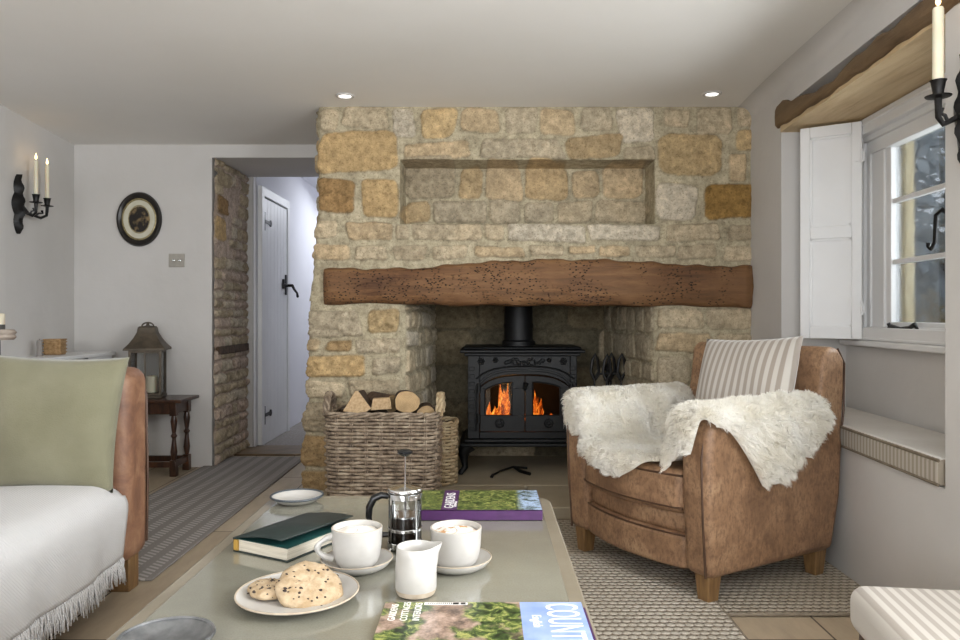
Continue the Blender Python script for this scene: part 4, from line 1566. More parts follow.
def mug(label, c, r, h, handle, frothy):
    t = thing('coffee_mug', label, 'mug', (c[0], c[1], TZ + .0075), 0, 'white stoneware coffee mugs')
    mb = MB(); mb.lathe([(0, 0), (r * .70, 0), (r * .82, .006), (r * .90, .018), (r * .96, h * .5), (r, h), (r - .0025, h + .001), (r - .004, h), (r * .90, h * .4), (r * .8, .01), (0, .008)], (0, 0, 0), 48)
    mb.build('cup', M['ceramic'], t)
    mb = MB(); mb.tube([((r - .002) * math.cos(a), (r - .002) * math.sin(a), h) for a in [2 * PI * k / 48 for k in range(48)]], .0012, 6, closed=True); mb.build('rim', M['bare_clay'], t)
    if handle is not None:
        mb = MB(); P = []
        for i in range(15):
            s_ = i / 14; a = PI * (.5 + s_)
            P.append(Vector((-(r * .93) - .030 * math.sin(PI * s_) ** .7, 0, h * .80 - h * .60 * s_)))
        rm = Matrix.Rotation(handle, 3, 'Z')
        mb.tube([rm @ q for q in P], [.006 + .001 * math.cos(i) for i in range(15)], 8); mb.build('handle', M['ceramic'], t)
    P = []
    for i in range(9):
        f = i / 8
        P.append([((r - .006) * f * math.cos(a), (r - .006) * f * math.sin(a), h - .010 + .005 * (1 - f * f) + .0015 * math.sin(6 * a + i)) for a in [2 * PI * k / 36 for k in range(37)]])
    mb = MB(); mb.grid(P); mb.build('milk_foam', M['foam'] if frothy else M['froth'], t, smooth=180)


M['froth'] = simple('white_froth', 'eeeae4', 'ddd4c8', 28, .8, .3, 60, .003)
p1 = on(357, 568, TZ); p2 = on(456, 567, TZ)
saucer('round white saucer under the mug with a handle, beside green book', p1); saucer('round white saucer under the frothy mug, behind the milk jug', p2)
mug('white stoneware mug with ring handle and milky coffee beside the green book', p1, .050, .074, .25, False)
mug('white stoneware mug with speckled frothy coffee behind the milk jug', p2, .051, .072, None, True)

# milk jug
p = on(416, 594, TZ)
t = thing('milk_jug', 'small plain white stoneware milk jug with pouring lip', 'jug', (p.x, p.y, TZ))
mb = MB(); n = 48; h = .086; r = .037; P = []
prof = [(0, 0), (.72, 0), (.90, .004), (1.0, .014), (1.0, .045), (.95, .072), (.93, h), (.90, h + .001), (.86, h - .001), (.88, .06), (.92, .03), (.8, .012), (0, .009)]
for fr, z in prof:
    row = []
    for k in range(n + 1):
        a = 2 * PI * (k % n) / n
        sp = max(0, math.cos(a - .15)) ** 14 * max(0, (z - .060) / .026) * .35 if fr > .8 else 0
        row.append((r * (fr + sp) * math.cos(a), r * (fr + sp) * math.sin(a), z + sp * .012))
    P.append(row)
mb.grid(P); mb.build('body', M['ceramic'], t, smooth=180)
mb = MB(); mb.lathe([(.62 * r * 1.05, -.0005), (.91 * r, .003), (1.008 * r, .012), (1.004 * r, .0125)], (0, 0, 0), 40); mb.build('bare_foot', M['bare_clay'], t)
mb = MB(); mb.lathe([(0, .062), (r * .87, .062)], (0, 0, 0), 30); mb.build('milk', M['ceramic'], t)

# french press
p = on(405, 548, TZ)
t = thing('cafetiere', 'small glass cafetiere half full of black coffee with chrome frame', 'cafetiere', (p.x, p.y, TZ))
r = .0355; h = .128
mb = MB(); mb.lathe([(0, .006), (r * .97, .006), (r, .012), (r, h)], (0, 0, 0), 40); mb.build('glass_beaker', M['glass'], t)
mb = MB(); mb.lathe([(0, .0075), (r - .0015, .0075), (r - .0015, .070), (0, .070)], (0, 0, 0), 40); mb.build('coffee', M['coffee'], t)
mb = MB()
mb.lathe([(r + .0005, .108), (r + .002, .109), (r + .002, .120), (r + .0005, .121)], (0, 0, 0), 40)
mb.lathe([(r + .0005, .004), (r + .002, .004), (r + .002, .016), (r + .0005, .017)], (0, 0, 0), 40)
mb.lathe([(r + .0005, .040), (r + .0015, .041), (r + .0015, .046), (r + .0005, .047)], (0, 0, 0), 40)
for k in range(4):
    a = PI / 4 + k * PI / 2; x, y = (r + .0015) * math.cos(a), (r + .0015) * math.sin(a)
    mb.tube([(x, y, 0), (x, y, .115)], .0022, 6); mb.tube([(x, y, .006), (x * 1.12, y * 1.12, 0.002)], .003, 6)
mb.build('frame', M['chrome'], t)
mb = MB(); mb.lathe([(0, .136), (.008, .135), (.02, .133), (r, .130), (r + .002, .127), (r + .002, .124), (0, .124)], (0, 0, 0), 40); mb.build('lid', M['chrome'], t)
mb = MB(); mb.tube([(0, 0, .06), (0, 0, .200)], .0022, 8); mb.lathe([(0, .064), (r - .003, .064), (r - .003, .073), (0, .073)], (0, 0, 0), 30); mb.build('plunger', M['chrome'], t)
mb = MB(); mb.lathe([(0, .196), (.006, .197), (.0165, .204), (.017, .208), (.010, .212), (0, .213)], (0, 0, 0), 24); mb.build('plunger_knob', M['black_plastic'], t)
mb = MB()
P = [(-r, -.004, .112), (-.050, -.006, .115), (-.066, -.008, .108), (-.075, -.010, .090), (-.076, -.011, .070), (-.074, -.010, .060)]
mb.tube(P, [.006, .0075, .008, .008, .007, .005], 10); mb.tube([(-r, -.004, .030), (-.052, -.006, .030), (-.058, -.007, .036)], [.006, .006, .004], 8)
mb.build('handle', M['black_plastic'], t)

# green book
A_ = Vector((-.530, 1.578)); ang = math.atan2(-.072, .132)
bk = thing('hardback_book', 'dark green clothbound hardback book with gold headband on coffee table', 'book', (A_.x, A_.y, TZ), ang)
bw, bl, bh = .150, .225, .030
mb = MB(); mb.box((.002, .004, .0025), (bw - .005, bl - .004, bh - .003)); mb.build('pages', M['pages'], bk, bevel=.001)
mb = MB(); mb.box((-.002, 0, 0), (bw, bl, .0025)); mb.box((-.003, 0, 0), (0.0005, bl, bh)); mb.build('cover', M['book_dark'], bk, bevel=.001)
mb = MB(); mb.box((.002, .002, bh - .003), (bw - .002, bl - .002, bh - .0015)); mb.build('endpaper', M['book_green'], bk)
mb = MB(); P = []
for i in range(12):
    s_ = i / 11; x = -.003 + s_ * (bw * .93)
    z = bh + .0165 * math.sin(min(1, s_ * 1.15) * PI / 2 * 1.0) - .002 * s_
    P.append([(x, 0 - .001, z), (x, bl + .001, z * .75 + bh * .25)])
mb.grid(P)
o = mb.build('front_cover', M['book_dark'], bk, smooth=180); md = o.modifiers.new('s', 'SOLIDIFY'); md.thickness = .0026; md.offset = -1
mb = MB(); mb.box((-.001, -.0005, .004), (.010, .004, bh - .004)); mb.build('headband', M['gold'], bk)
bm_ = bk.children[-1]


def text(body, size, loc, rz, mat, parent, ext=.0002, sx=1, align='LEFT'):
    cu = bpy.data.curves.new('lettering', 'FONT'); cu.body = body; cu.size = size; cu.extrude = ext
    cu.align_x = align
    cu.materials.append(mat)
    o = bpy.data.objects.new('lettering', cu); COL.objects.link(o); o.parent = parent
    bpy.context.view_layer.update()
    me = bpy.data.meshes.new_from_object(o.evaluated_get(bpy.context.evaluated_depsgraph_get()))
    bpy.data.objects.remove(o)
    o = bpy.data.objects.new('lettering', me); COL.objects.link(o); o.parent = parent
    o.location = loc; o.rotation_euler = (0, 0, rz); o.scale = (sx, 1, 1)
    return o


# purple garden book
gb = thing('garden_book', 'large purple-spined garden book with leafy cover at the far end', 'book', (-.172, 1.815, TZ), math.radians(0))
GW, GD, GH = .312, .205, .026
mb = MB(); mb.box((0.004, .003, .003), (GW - .004, GD - .004, GH - .003)); mb.build('pages', M['pages'], gb)
mb = MB(); mb.box((0, 0, 0), (GW, GD, .003)); mb.box((0, 0, GH - .003), (GW, GD, GH)); mb.box((0, 0, 0), (GW, .003, GH)); mb.build('cover', M['purple'], gb, bevel=.001)
mb = MB(); mb.box((.001, .003, GH), (.064, GD - .001, GH + .0004)); mb.box((.104, .003, GH), (GW - .001, GD - .001, GH + .0004)); o = mb.build('cover_picture', M['cover_book'], gb)
text('GARDENS', .034, (.094, .018, GH + .0003), PI / 2, M['print_white'], gb, sx=1.02)
text('COTSWOLD', .009, (.101, .030, GH + .0006), PI / 2, M['print_white'], gb)

# magazine
mg = thing('country_magazine', 'glossy country magazine with cottage garden cover and blue masthead strip', 'magazine', (-.215, .985, TZ), 0)
mw, md_ = .330, .292
a0 = on(388, 606, TZ); a1 = on(581, 606, TZ)
mg.location = (a0.x - .004, a0.y - md_, TZ)
mw = a1.x - a0.x + .004
mb = MB(); mb.box((0, 0, .0), (mw, md_, .006)); mb.build('pages', M['pages'], mg, bevel=.001)
mb = MB(); mb.box((0, 0, .006), (mw * .685, md_, .0066)); mb.build('cover_picture', M['cover_mag'], mg)
mb = MB(); mb.box((mw * .685, 0, .006), (mw, md_, .0066)); mb.build('masthead_strip', M['cover_sky'], mg)
mb = MB(); mb.box((mw, .0, .0), (mw + .004, md_ - .02, .005)); mb.build('under_copy', M['purple'], mg)
text('COUNTRY', .078, (mw - .062, md_ - .006, .0067), -PI / 2, M['print_white'], mg, sx=.50)
text('English', .022, (mw - .088, md_ - .055, .0067), -PI / 2, M['print_white'], mg, sx=.8)
for i, b in enumerate(('GARDENS', 'COTTAGES', 'INTERIORS')):
    text(b, .017, (.024 + i * .020, md_ - .078, .0067), PI / 2 * 1.0, M['print_white'], mg, sx=.9)
mb = MB(); mb.box((mw * .20, md_ - .012, .0066), (mw * .42, md_ - .002, .0069)); mb.build('barcode_strip', M['print_white'], mg)
mb = MB()
for k in range(14): mb.box((mw * .22 + k * .0035, md_ - .010, .0069), (mw * .22 + k * .0035 + .0016, md_ - .004, .0071))
mb.box((mw * .345, md_ - .011, .0069), (mw * .375, md_ - .003, .0071)); mb.box((mw * .385, md_ - .011, .0069), (mw * .41, md_ - .003, .0071))
mb.build('barcode', M['print_black'], mg)

# ------------------------------------------------------------------ armchair
ch = thing('armchair', 'brown distressed leather tub armchair draped with sheepskins by the window', 'armchair', (.84, 3.0, .012), math.radians(-59.3))
L = M['leather']


def soft(mb, name, mat, parent, bev=.03, seg=5, **kw):
    return mb.build(name, mat, parent, smooth=60, bevel=bev, seg=seg, **kw)


# arms (outer panel plus padded roll): extruded profile in y/z
for sx in (-1, 1):
    mb = MB()
    prof = [(-.330, .095), (-.345, .30), (-.352, .50), (-.340, .610), (-.29, .645), (-.10, .640), (.12, .630), (.30, .620), (.36, .60), (.385, .50), (.365, .30), (.33, .095)]
    x0, x1 = (.265, .390) if sx > 0 else (-.390, -.265)
    n = len(prof); vs = []
    for (xx, sc_) in ((x0, 1), (x1, 1)):
        for (y, z) in prof:
            bulge = .012 * math.sin(PI * min(1, max(0, (z - .1) / .55)))
            xo = xx + (bulge if (xx > 0) == (abs(xx) > .3) else -bulge) if abs(xx) > .3 else xx
            vs.append((xo, y, z))
    fs = [(i, (i + 1) % n, n + (i + 1) % n, n + i) for i in range(n)] + [tuple(range(n))[::-1], tuple(range(n, 2 * n))]
    mb.add(vs, fs)
    arm = soft(mb, 'armrest', L, ch, .034, 5)
    mb = MB()
    xe = sx * .368
    mb.tube([(xe, y - .006 if y < 0 else y, z) for (y, z) in [(-.326, .10), (-.338, .30), (-.345, .50), (-.330, .590)]], .0045, 6)
    mb.build('piping', M['piping'], arm)
# backrest
mb = MB()
prof = [(.20, .28), (.245, .50), (.285, .72), (.300, .84), (.33, .868), (.385, .862), (.425, .82), (.425, .70), (.40, .45), (.36, .25)]
mb.prism(prof, 0, -.300, .374)
back = soft(mb, 'backrest', L, ch, .036, 5)
for xx in (-.295, .369):
    mb = MB(); mb.tube([(xx, y + .004, z) for (y, z) in [(.39, .45), (.418, .62), (.422, .80), (.38, .858)]], .0045, 6)
    mb.build('piping', M['piping'], back)
# back of the shell below, closing arms together
mb = MB(); mb.box((-.35, .28, .095), (.35, .352, .55)); soft(mb, 'rear_panel', L, ch, .03, 4)
# seat cushion with bowed front
mb = MB(); N = 14
front = []
for i in range(N + 1):
    t = -1 + 2 * i / N
    front.append((t * .272, -.345 - .045 * (1 - t * t)))
poly = front + [(.272, .22), (-.272, .22)]
mb.prism(poly, 2, .295, .448)
cu = soft(mb, 'seat_cushion', L, ch, .028, 5)
for z in (.428, .315):
    mb = MB(); mb.tube([(x * 1.0, y + .0035, z) for (x, y) in front], .0045, 6)
    mb.build('piping', M['piping'], cu)
# platform and front rail
mb = MB()
fr2 = [(x * 1.0, y + .038) for (x, y) in front]
mb.prism(fr2 + [(.27, .20), (-.27, .20)], 2, .215, .300)
soft(mb, 'platform', L, ch, .022, 4)
mb = MB()
fr3 = [(x, y + .018) for (x, y) in front]
mb.prism(fr3 + [(.27, .20), (-.27, .20)], 2, .098, .222)
rail = soft(mb, 'front_rail', L, ch, .018, 4)
mb = MB(); mb.tube([(x, y + .022, .217) for (x, y) in front], .004, 6); mb.build('piping', M['piping'], rail)
for (x, y) in ((-.335, -.285), (.335, -.285), (-.335, .29), (.335, .29)):
    mb = MB(); a, b = .033, .024
    mb.hexa([(x - b, y - b, 0), (x + b, y - b, 0), (x + b, y + b, 0), (x - b, y + b, 0), (x - a, y - a, .11), (x + a, y - a, .11), (x + a, y + a, .11), (x - a, y + a, .11)])
    mb.build('leg', M['oak_leg'], ch, bevel=.004)

# striped cushion
cp = thing('striped_cushion', 'grey and white striped square cushion leaning in the armchair', 'cushion')
cp.rotation_mode = 'XYZ'
cw = ch.matrix_basis
loc = Vector((.84, 3.0, .012)) + Matrix.Rotation(math.radians(-59.3), 3, 'Z') @ Vector((.125, .135, .675))
cp.location = loc
m3 = Matrix.Rotation(math.radians(-59.3), 3, 'Z') @ Matrix.Rotation(math.radians(-18), 3, 'X') @ Matrix.Rotation(math.radians(-3), 3, 'Y')
cp.rotation_euler = m3.to_euler()
cloth_pillow('cover', .47, .47, .15, M['ticking_x'], cp, pinch=.05)


# ------------------------------------------------------------------ sheepskins
def sheepskin(name, label, cross, y0, fy, tmaxf, tminf, n_s, n_t, strands, seed, bend, length=.03):
    """cross: polyline of (x,z) in chair space; t runs from the back (0) to the front; past fy it bends downward"""
    t = thing(name, label, 'sheepskin', (.84, 3.0, .012), math.radians(-59.3))
    P = [Vector(c) for c in cross]; Lc = [0]
    for i in range(len(P) - 1): Lc.append(Lc[-1] + (P[i + 1] - P[i]).length)
    T = Lc[-1]
    def cr(s):
        sv = s * T; j = max(i for i in range(len(Lc)) if Lc[i] <= sv + 1e-9); j = min(j, len(P) - 2)
        return P[j].lerp(P[j + 1], (sv - Lc[j]) / (Lc[j + 1] - Lc[j]))
    # smooth the section
    raw = [cr(i / (n_s - 1)) for i in range(n_s)]
    for _ in range(4):
        raw = [raw[0]] + [(raw[i - 1] + raw[i] * 2 + raw[i + 1]) / 4 for i in range(1, n_s - 1)] + [raw[-1]]
    G = np.zeros((n_s, n_t, 3))
    for i in range(n_s):
        s = i / (n_s - 1); c = raw[i]
        ta, tb = tminf(s, c), tmaxf(s, c)
        fyy, rad = bend(s, c)
        for j in range(n_t):
            tt = ta + (tb - ta) * j / (n_t - 1)       # y coordinate measured backwards to forwards (forward is negative y)
            yl = tt                                   # distance forward from y=0
            if yl <= fyy: y, z = -yl, c[1]
            else:
                e = yl - fyy
                if e < rad * PI / 2:
                    y = -(fyy + rad * math.sin(e / rad)); z = c[1] - rad * (1 - math.cos(e / rad))
                else:
                    y = -(fyy + rad) - .00; z = c[1] - rad - (e - rad * PI / 2)
            G[i, j] = (c[0], y, z)
    # normals
    du = np.gradient(G, axis=0); dv = np.gradient(G, axis=1)
    Nn = np.cross(du, dv); Nn /= np.maximum(np.linalg.norm(Nn, axis=2), 1e-9)[..., None]
    # make the normals point away from the chair (up/out)
    mid = np.array([0 if name.endswith('seat') else .325, 0, .3])
    if Nn[n_s // 2, n_t // 3, 2] < 0: Nn = -Nn
    ii, jj = np.meshgrid(np.linspace(0, 1, n_s), np.linspace(0, 1, n_t), indexing='ij')
    lump = vnoise(G[..., 0] * 16 + G[..., 2] * 13, G[..., 1] * 16 + G[..., 2] * 9, seed, 3)
    edgef = np.clip(np.minimum(np.minimum(ii, 1 - ii) * n_s / 4, np.minimum(jj, 1 - jj) * n_t / 4), 0, 1) ** .6
    G2 = G + Nn * ((length * (.42 + .42 * lump))[..., None] * edgef[..., None] + .004)
    V = np.concatenate([G2.reshape(-1, 3), (G + Nn * .001).reshape(-1, 3)])
    idx = np.arange(n_s * n_t).reshape(n_s, n_t)
    Q = np.stack([idx[:-1, :-1], idx[1:, :-1], idx[1:, 1:], idx[:-1, 1:]], -1).reshape(-1, 4)
    np_mesh('hide', V, np.concatenate([Q, Q[:, ::-1] + n_s * n_t]), M['fur'], t)
    # wool strands
    r = np.random.default_rng(seed)
    n = strands
    # area-weighted cells
    cellA = np.linalg.norm(np.cross(G2[1:, :-1] - G2[:-1, :-1], G2[:-1, 1:] - G2[:-1, :-1]), axis=2).ravel()
    ci = r.choice(len(cellA), n, p=cellA / cellA.sum())
    a, b = ci // (n_t - 1), ci % (n_t - 1)
    fu, fv = r.random(n)[:, None], r.random(n)[:, None]
    def lerp(A): return (A[a, b] * (1 - fu) + A[a + 1, b] * fu) * (1 - fv) + (A[a, b + 1] * (1 - fu) + A[a + 1, b + 1] * fu) * fv
    p = lerp(G2); nn = lerp(Nn)
    # clumps
    k = max(40, n // 45); cs = p[r.integers(0, n, k)]
    # nearest clump by coarse chunking
    near = np.zeros(n, int)
    for q in range(0, n, 4000):
        d2 = ((p[q:q + 4000, None, :] - cs[None]) ** 2).sum(-1); near[q:q + 4000] = d2.argmin(1)
    cdir = r.normal(size=(k, 3)) * .55 + np.array([0, 0, -.35])
    Ls = length * r.uniform(.6, 1.15, (n, 1))
    toward = (cs[near] - p) * .45
    d = nn * .95 + cdir[near] * .55 + r.normal(size=(n, 3)) * .16
    d /= np.linalg.norm(d, axis=1)[:, None]
    # never point into the hide
    dn = (d * nn).sum(1, keepdims=True); d = np.where(dn < .25, d + nn * (.25 - dn), d)
    p0 = p - nn * .003; p1 = p + d * Ls * .5 + nn * .002; p2 = p + d * Ls + toward + np.array([0, 0, -.006]) * (Ls / length)
    sd = np.cross(d, r.normal(size=(n, 3))); sd /= np.linalg.norm(sd, axis=1)[:, None]
    w = .0011
    V = np.stack([p0 - sd * w, p0 + sd * w, p1 + sd * w * .9, p1 - sd * w * .9, p2 + sd * w * .25, p2 - sd * w * .25], 1).reshape(-1, 3)
    base = np.arange(n)[:, None] * 6
    Q = np.concatenate([base + np.array([[0, 1, 2, 3]]), base + np.array([[3, 2, 4, 5]])])
    o = np_mesh('wool', V, Q, M['fur'], t)
    o['kind'] = 'stuff'
    return t


# over the far arm and across the seat
cross = [(-.380, .600), (-.382, .63), (-.385, .655), (-.33, .665), (-.275, .645), (-.250, .56), (-.235, .485), (-.19, .462), (-.05, .462), (.12, .462), (.22, .466), (.255, .49)]


def tmx(s, c):
    if c[0] < -.25 or (c[0] < -.22 and c[1] > .5):
        w = min(1, max(0, (c[0] + .43) / .16)); return .355 + .13 - .03 * math.cos(c[0] * 50)
    x = c[0]
    return .42 + .060 * math.exp(-((x + .02) / .13) ** 2) - .075 * math.exp(-((x - .22) / .10) ** 2) - .030 * math.exp(-((x + .23) / .04) ** 2)


def tmn(s, c): return -.22 if c[0] > -.24 else -.27


sheepskin('sheepskin_rug', 'white sheepskin over the far arm and seat of the leather armchair', cross, 0, .34, tmx, tmn, 90, 80, 42000, 4,
          lambda s, c: ((.335, .018) if (c[0] < -.245 or c[1] > .52) else (.350 + .040 * max(0, 1 - (c[0] / .27) ** 2), .022)), .017)
# over the near arm
cross2 = [(.225, .48), (.252, .50), (.258, .58), (.275, .650), (.33, .672), (.385, .660), (.415, .60), (.422, .52), (.425, .44), (.425, .40)]


def tb(s, c): return None


t2 = []


def tmx2(s, c):
    # outer side: the skirt narrows downwards to a tongue amidships
    z = c[1]
    if c[0] > .40 and z < .61:
        k = (.61 - z) / .21
        return .29 - .17 * k ** .8
    if c[0] < .272: return .40 + max(0, z - .50) * .75
    if c[0] < .345: return .515
    return .515 - .19 * min(1, (c[0] - .345) / .06)


def tmn2(s, c):
    z = c[1]
    if c[0] > .40 and z < .61:
        k = (.61 - z) / .21
        return -.27 + .29 * k ** 1.2
    return -.27 if c[0] > .27 else -.15


sheepskin('sheepskin_rug', 'fluffy white sheepskin hanging over the near arm of the leather armchair', cross2, 0, .34, tmx2, tmn2, 80, 80, 34000, 6,
          lambda s, c: (.350, .026), .026)

# ------------------------------------------------------------------ sofa
sf = thing('sofa', 'tan leather sofa with tall square arm, seen in part beside coffee table', 'sofa', (-1.73, 1.7, 0))
TL = M['tan_leather']
mb = MB(); mb.box((-.50, .915, .115), (.475, 1.105, .81)); ar = mb.build('armrest', TL, sf, smooth=60, bevel=.055, seg=6)
mb = MB(); mb.tube([(.468, 1.085, .16), (.470, 1.088, .40), (.465, 1.088, .70), (.440, 1.085, .79), (.36, 1.085, .806), (0, 1.085, .808)], .006, 6); mb.build('piping', M['piping'], ar)
mb = MB(); mb.box((-.50, -1.10, .115), (.475, -.91, .81)); mb.build('armrest', TL, sf, smooth=60, bevel=.055, seg=6)
mb = MB(); mb.box((-.66, -1.05, .115), (-.42, 1.05, .86)); mb.build('backrest', TL, sf, smooth=60, bevel=.06, seg=5)
mb = MB(); mb.box((-.46, -.92, .12), (.455, .925, .27)); mb.build('base', TL, sf, smooth=60, bevel=.02, seg=3)
mb = MB(); mb.box((-.44, -.91, .26), (.480, .905, .425)); mb.build('seat_cushion', TL, sf, smooth=60, bevel=.055, seg=5)
for (x, y) in ((.41, 1.03), (.41, -1.03), (-.5, 1.03), (-.5, -1.03)):
    mb = MB(); a = .038; mb.hexa([(x - a, y - a, 0), (x + a, y - a, 0), (x + a, y + a, 0), (x - a, y + a, 0), (x - a, y - a, .13), (x + a, y - a, .13), (x + a, y + a, .13), (x - a, y + a, .13)])
    mb.build('leg', M['oak_leg'], sf, bevel=.005)

# throw over seat and front
tw = thing('sofa_throw', 'white woven throw with tasselled fringe spread over the sofa seat', 'throw', (0, 0, 0))
Y0, Y1 = .80, 2.53
prof = []
for i in range(14): prof.append((-2.12 + i / 13 * .80, .437 + .003 * math.sin(i * .7)))
for i in range(1, 10):
    a = i / 10 * PI / 2; prof.append((-1.30 + .088 * math.sin(a), .437 - .085 * (1 - math.cos(a))))
for i in range(0, 12): prof.append((-1.212 - .006 * i / 11, .345 - i / 11 * .155))
mb = MB(); ny = 90; P = []
for j in range(ny):
    t = j / (ny - 1); y = Y0 + (Y1 - Y0) * t
    row = []
    drop = 1 - .85 * max(0, (t - .985) / .015) ** 2
    for i, (x, z) in enumerate(prof):
        k = max(0, (i - 22) / 12)
        wv = .006 * math.sin(y * 17 + 1) * k + .003 * math.sin(y * 39) * k
        edge = max(0, (t - .93) / .07)
        zz = z - .020 * edge ** 2.2 * (1 if i < 20 else .3)
        if z < .43: zz += .02 * k * math.sin(y * 2.4)
        row.append((x + wv - .010 * edge ** 2 * k, y, zz))
    P.append(row)
mb.grid(P)
cl = mb.build('cloth', M['throw'], tw, smooth=180); md = cl.modifiers.new('s', 'SOLIDIFY'); md.thickness = .005; md.offset = 1
mb = MB(); r = random.Random(8)
for k in range(230):
    t = k / 229; j = min(ny - 1, int(t * (ny - 1))); x, y, z = P[j][-1]
    y = Y0 + (Y1 - Y0) * t
    pts = [(x, y, z + .006)]
    dx, dy = r.uniform(-.006, .012), r.uniform(-.010, .010); Ln = r.uniform(.055, .085)
    for q in (.15, .4, .7, 1): pts.append((x + .004 + dx * q + r.uniform(-.002, .002), y + dy * q + r.uniform(-.002, .002), z - Ln * q))
    mb.tube(pts, [.002, .0042, .0028, .003, .0022], 5)
    for s_ in range(2):
        ex, ey = r.uniform(-.010, .014), r.uniform(-.014, .014)
        mb.tube([(x + .003, y, z - .010), (x + .004 + ex * .6, y + ey * .6, z - Ln * .6), (x + .004 + ex, y + ey, z - Ln * r.uniform(.8, 1.15))], [.0022, .0018, .0012], 4)
mb.build('fringe', M['throw'], tw, smooth=180)

# cushions on the sofa
gc = thing('green_cushion', 'sage green square linen cushion leaning against the sofa arm', 'cushion', (-1.452, 2.505, .640))
gc.rotation_euler = (math.radians(-13), math.radians(1.5), math.radians(3))
cloth_pillow('cover', .455, .455, .15, M['linen'], gc, pinch=.06, n=30)
g2 = thing('dark_cushion', 'dark green cushion on the sofa, only its edge showing beside the sage one', 'cushion', (-1.935, 2.48, .66))
g2.rotation_euler = (math.radians(-12), 0, math.radians(14))
cloth_pillow('cover', .46, .44, .15, M['linen_dark'], g2, pinch=.06)

# ------------------------------------------------------------------ stool bottom right
fs_ = thing('footstool', 'low striped upholstered footstool with dark leg by the window wall', 'stool', (1.035, 1.52, 0), math.radians(-8))
mb = MB(); n = 24; P = []
hw, hd = .225, .185
mb.box((-hw, -hd, .275), (hw, hd, .383)); o = mb.build('cushion_pad', M['ticking_stool'], fs_, smooth=60, bevel=.035, seg=6)
mb = MB(); mb.box((-hw + .02, -hd + .02, .215), (hw - .02, hd - .02, .275)); mb.build('base', M['oak_dark'], fs_, bevel=.006)
for sx in (-1, 1):
    for sy in (-1, 1):
        mb = MB(); x, y = sx * (hw - .045), sy * (hd - .045)
        mb.lathe([(0, 0), (.014, 0), (.018, .05), (.026, .09), (.018, .13), (.026, .16), (.026, .22), (0, .22)], (x, y, 0), 16); mb.build('leg', M['oak_dark'], fs_)

# ------------------------------------------------------------------ side table and lantern
tb_ = thing('oak_side_table', 'small dark oak joint table with turned legs beside the sofa', 'table', (-2.10, 4.735, 0))
mb = MB(); mb.box((-.235, -.155, .458), (.235, .145, .480)); mb.build('tabletop', M['oak_dark'], tb_, bevel=.006, seg=3)
mb = MB(); mb.box((-.18, -.115, .385), (.18, .105, .458)); mb.build('apron', M['oak_dark'], tb_, bevel=.003)
turn = [(0, 0), (.020, 0), (.020, .03), (.013, .045), (.019, .16), (.012, .20), (.022, .225), (.022, .24), (.013, .255), (.022, .30), (.018, .35), (.012, .37), (.02, .385)]
for sx in (-1, 1):
    for sy in (-1, 1):
        x, y = sx * .17, sy * .10
        mb = MB()
        mb.box((x - .021, y - .021, .0), (x + .021, y + .021, .10)); mb.box((x - .021, y - .021, .375), (x + .021, y + .021, .46))
        mb.lathe([(.012, .10), (.016, .115), (.021, .15), (.014, .205), (.011, .235), (.021, .25), (.011, .265), (.015, .29), (.021, .34), (.014, .375)], (x, y, 0), 18)
        mb.build('leg', M['oak_dark'], tb_, bevel=.003)
mb = MB(); mb.box((-.17, -.112, .055), (.17, -.088, .09)); mb.box((-.17, .088, .055), (.17, .112, .09)); mb.box((-.182, -.1, .055), (-.158, .1, .09)); mb.box((.158, -.1, .055), (.182, .1, .09))
mb.build('stretcher', M['oak_dark'], tb_)

ln = thing('lantern', 'square aged metal lantern with peaked roof on the dark side table', 'lantern', (-2.135, 4.73, .480), math.radians(14))
a = .088; h = .30
mb = MB(); mb.box((-a - .01, -a - .01, 0), (a + .01, a + .01, .018)); mb.box((-a, -a, .018), (a, a, .03)); mb.build('base', M['tin'], ln, bevel=.003)
mb = MB()
for sx in (-1, 1):
    for sy in (-1, 1): mb.box((sx * a - .007, sy * a - .007, .02), (sx * a + .007, sy * a + .007, h))
for sx in (-1, 1):
    mb.box((sx * a - .006, -a, h - .015), (sx * a + .006, a, h)); mb.box((-a, sx * a - .006, h - .015), (a, sx * a + .006, h))
mb.box((-.004, -a - .004, .02), (.004, -a + .003, h))
mb.build('frame', M['tin'], ln)
mb = MB()
for s_ in (-1, 1):
    mb.box((s_ * (a - .002) - .001, -a, .03), (s_ * (a - .002) + .001, a, h)); mb.box((-a, s_ * (a - .002) - .001, .03), (a, s_ * (a - .002) + .001, h))
mb.build('glass', M['glass'], ln)
mb = MB(); P = []
for (r_, z) in [(.122, h), (.120, h + .012), (.095, h + .040), (.072, h + .075), (.055, h + .11), (.050, h + .14), (.044, h + .148), (.0, h + .155)]:
    P.append([(sx * r_, sy * r_, z) for sx, sy in ((-1, -1), (1, -1), (1, 1), (-1, 1), (-1, -1))])
mb.grid(P); mb.build('roof', M['tin'], ln, smooth=25)
mb = MB(); mb.tube([(.034 * math.cos(t), 0, h + .150 + .022 * math.sin(t) ** 1) for t in [PI * k / 12 for k in range(13)]], .005, 6)
mb.lathe([(0, h + .15), (.012, h + .152), (.008, h + .168), (0, h + .172)], (0, 0, 0), 12); mb.build('carry_ring', M['tin'], ln)
c = thing('pillar_candle', 'thick white candle inside the square metal lantern', 'candle', (-2.115, 4.74, .511))
mb = MB(); mb.lathe([(0, 0), (.035, 0), (.035, .10), (.030, .104), (0, .098)], (0, 0, 0), 24); mb.build('wax', M['candle_wax'], c)
mb = MB(); mb.tube([(0, 0, .098), (0, 0, .112)], .0015, 5); mb.build('wick', M['wick'], c)

# ------------------------------------------------------------------ oval picture and switch
cx, cz = (140 - PX) / 152.1, 1 + (PY - 219.5) / 152.1
pc = thing('oval_picture', 'small dark painting in a black oval frame on the white wall', 'picture', (cx, D2, cz))
Rm = Euler((PI / 2, 0, 0)).to_matrix()


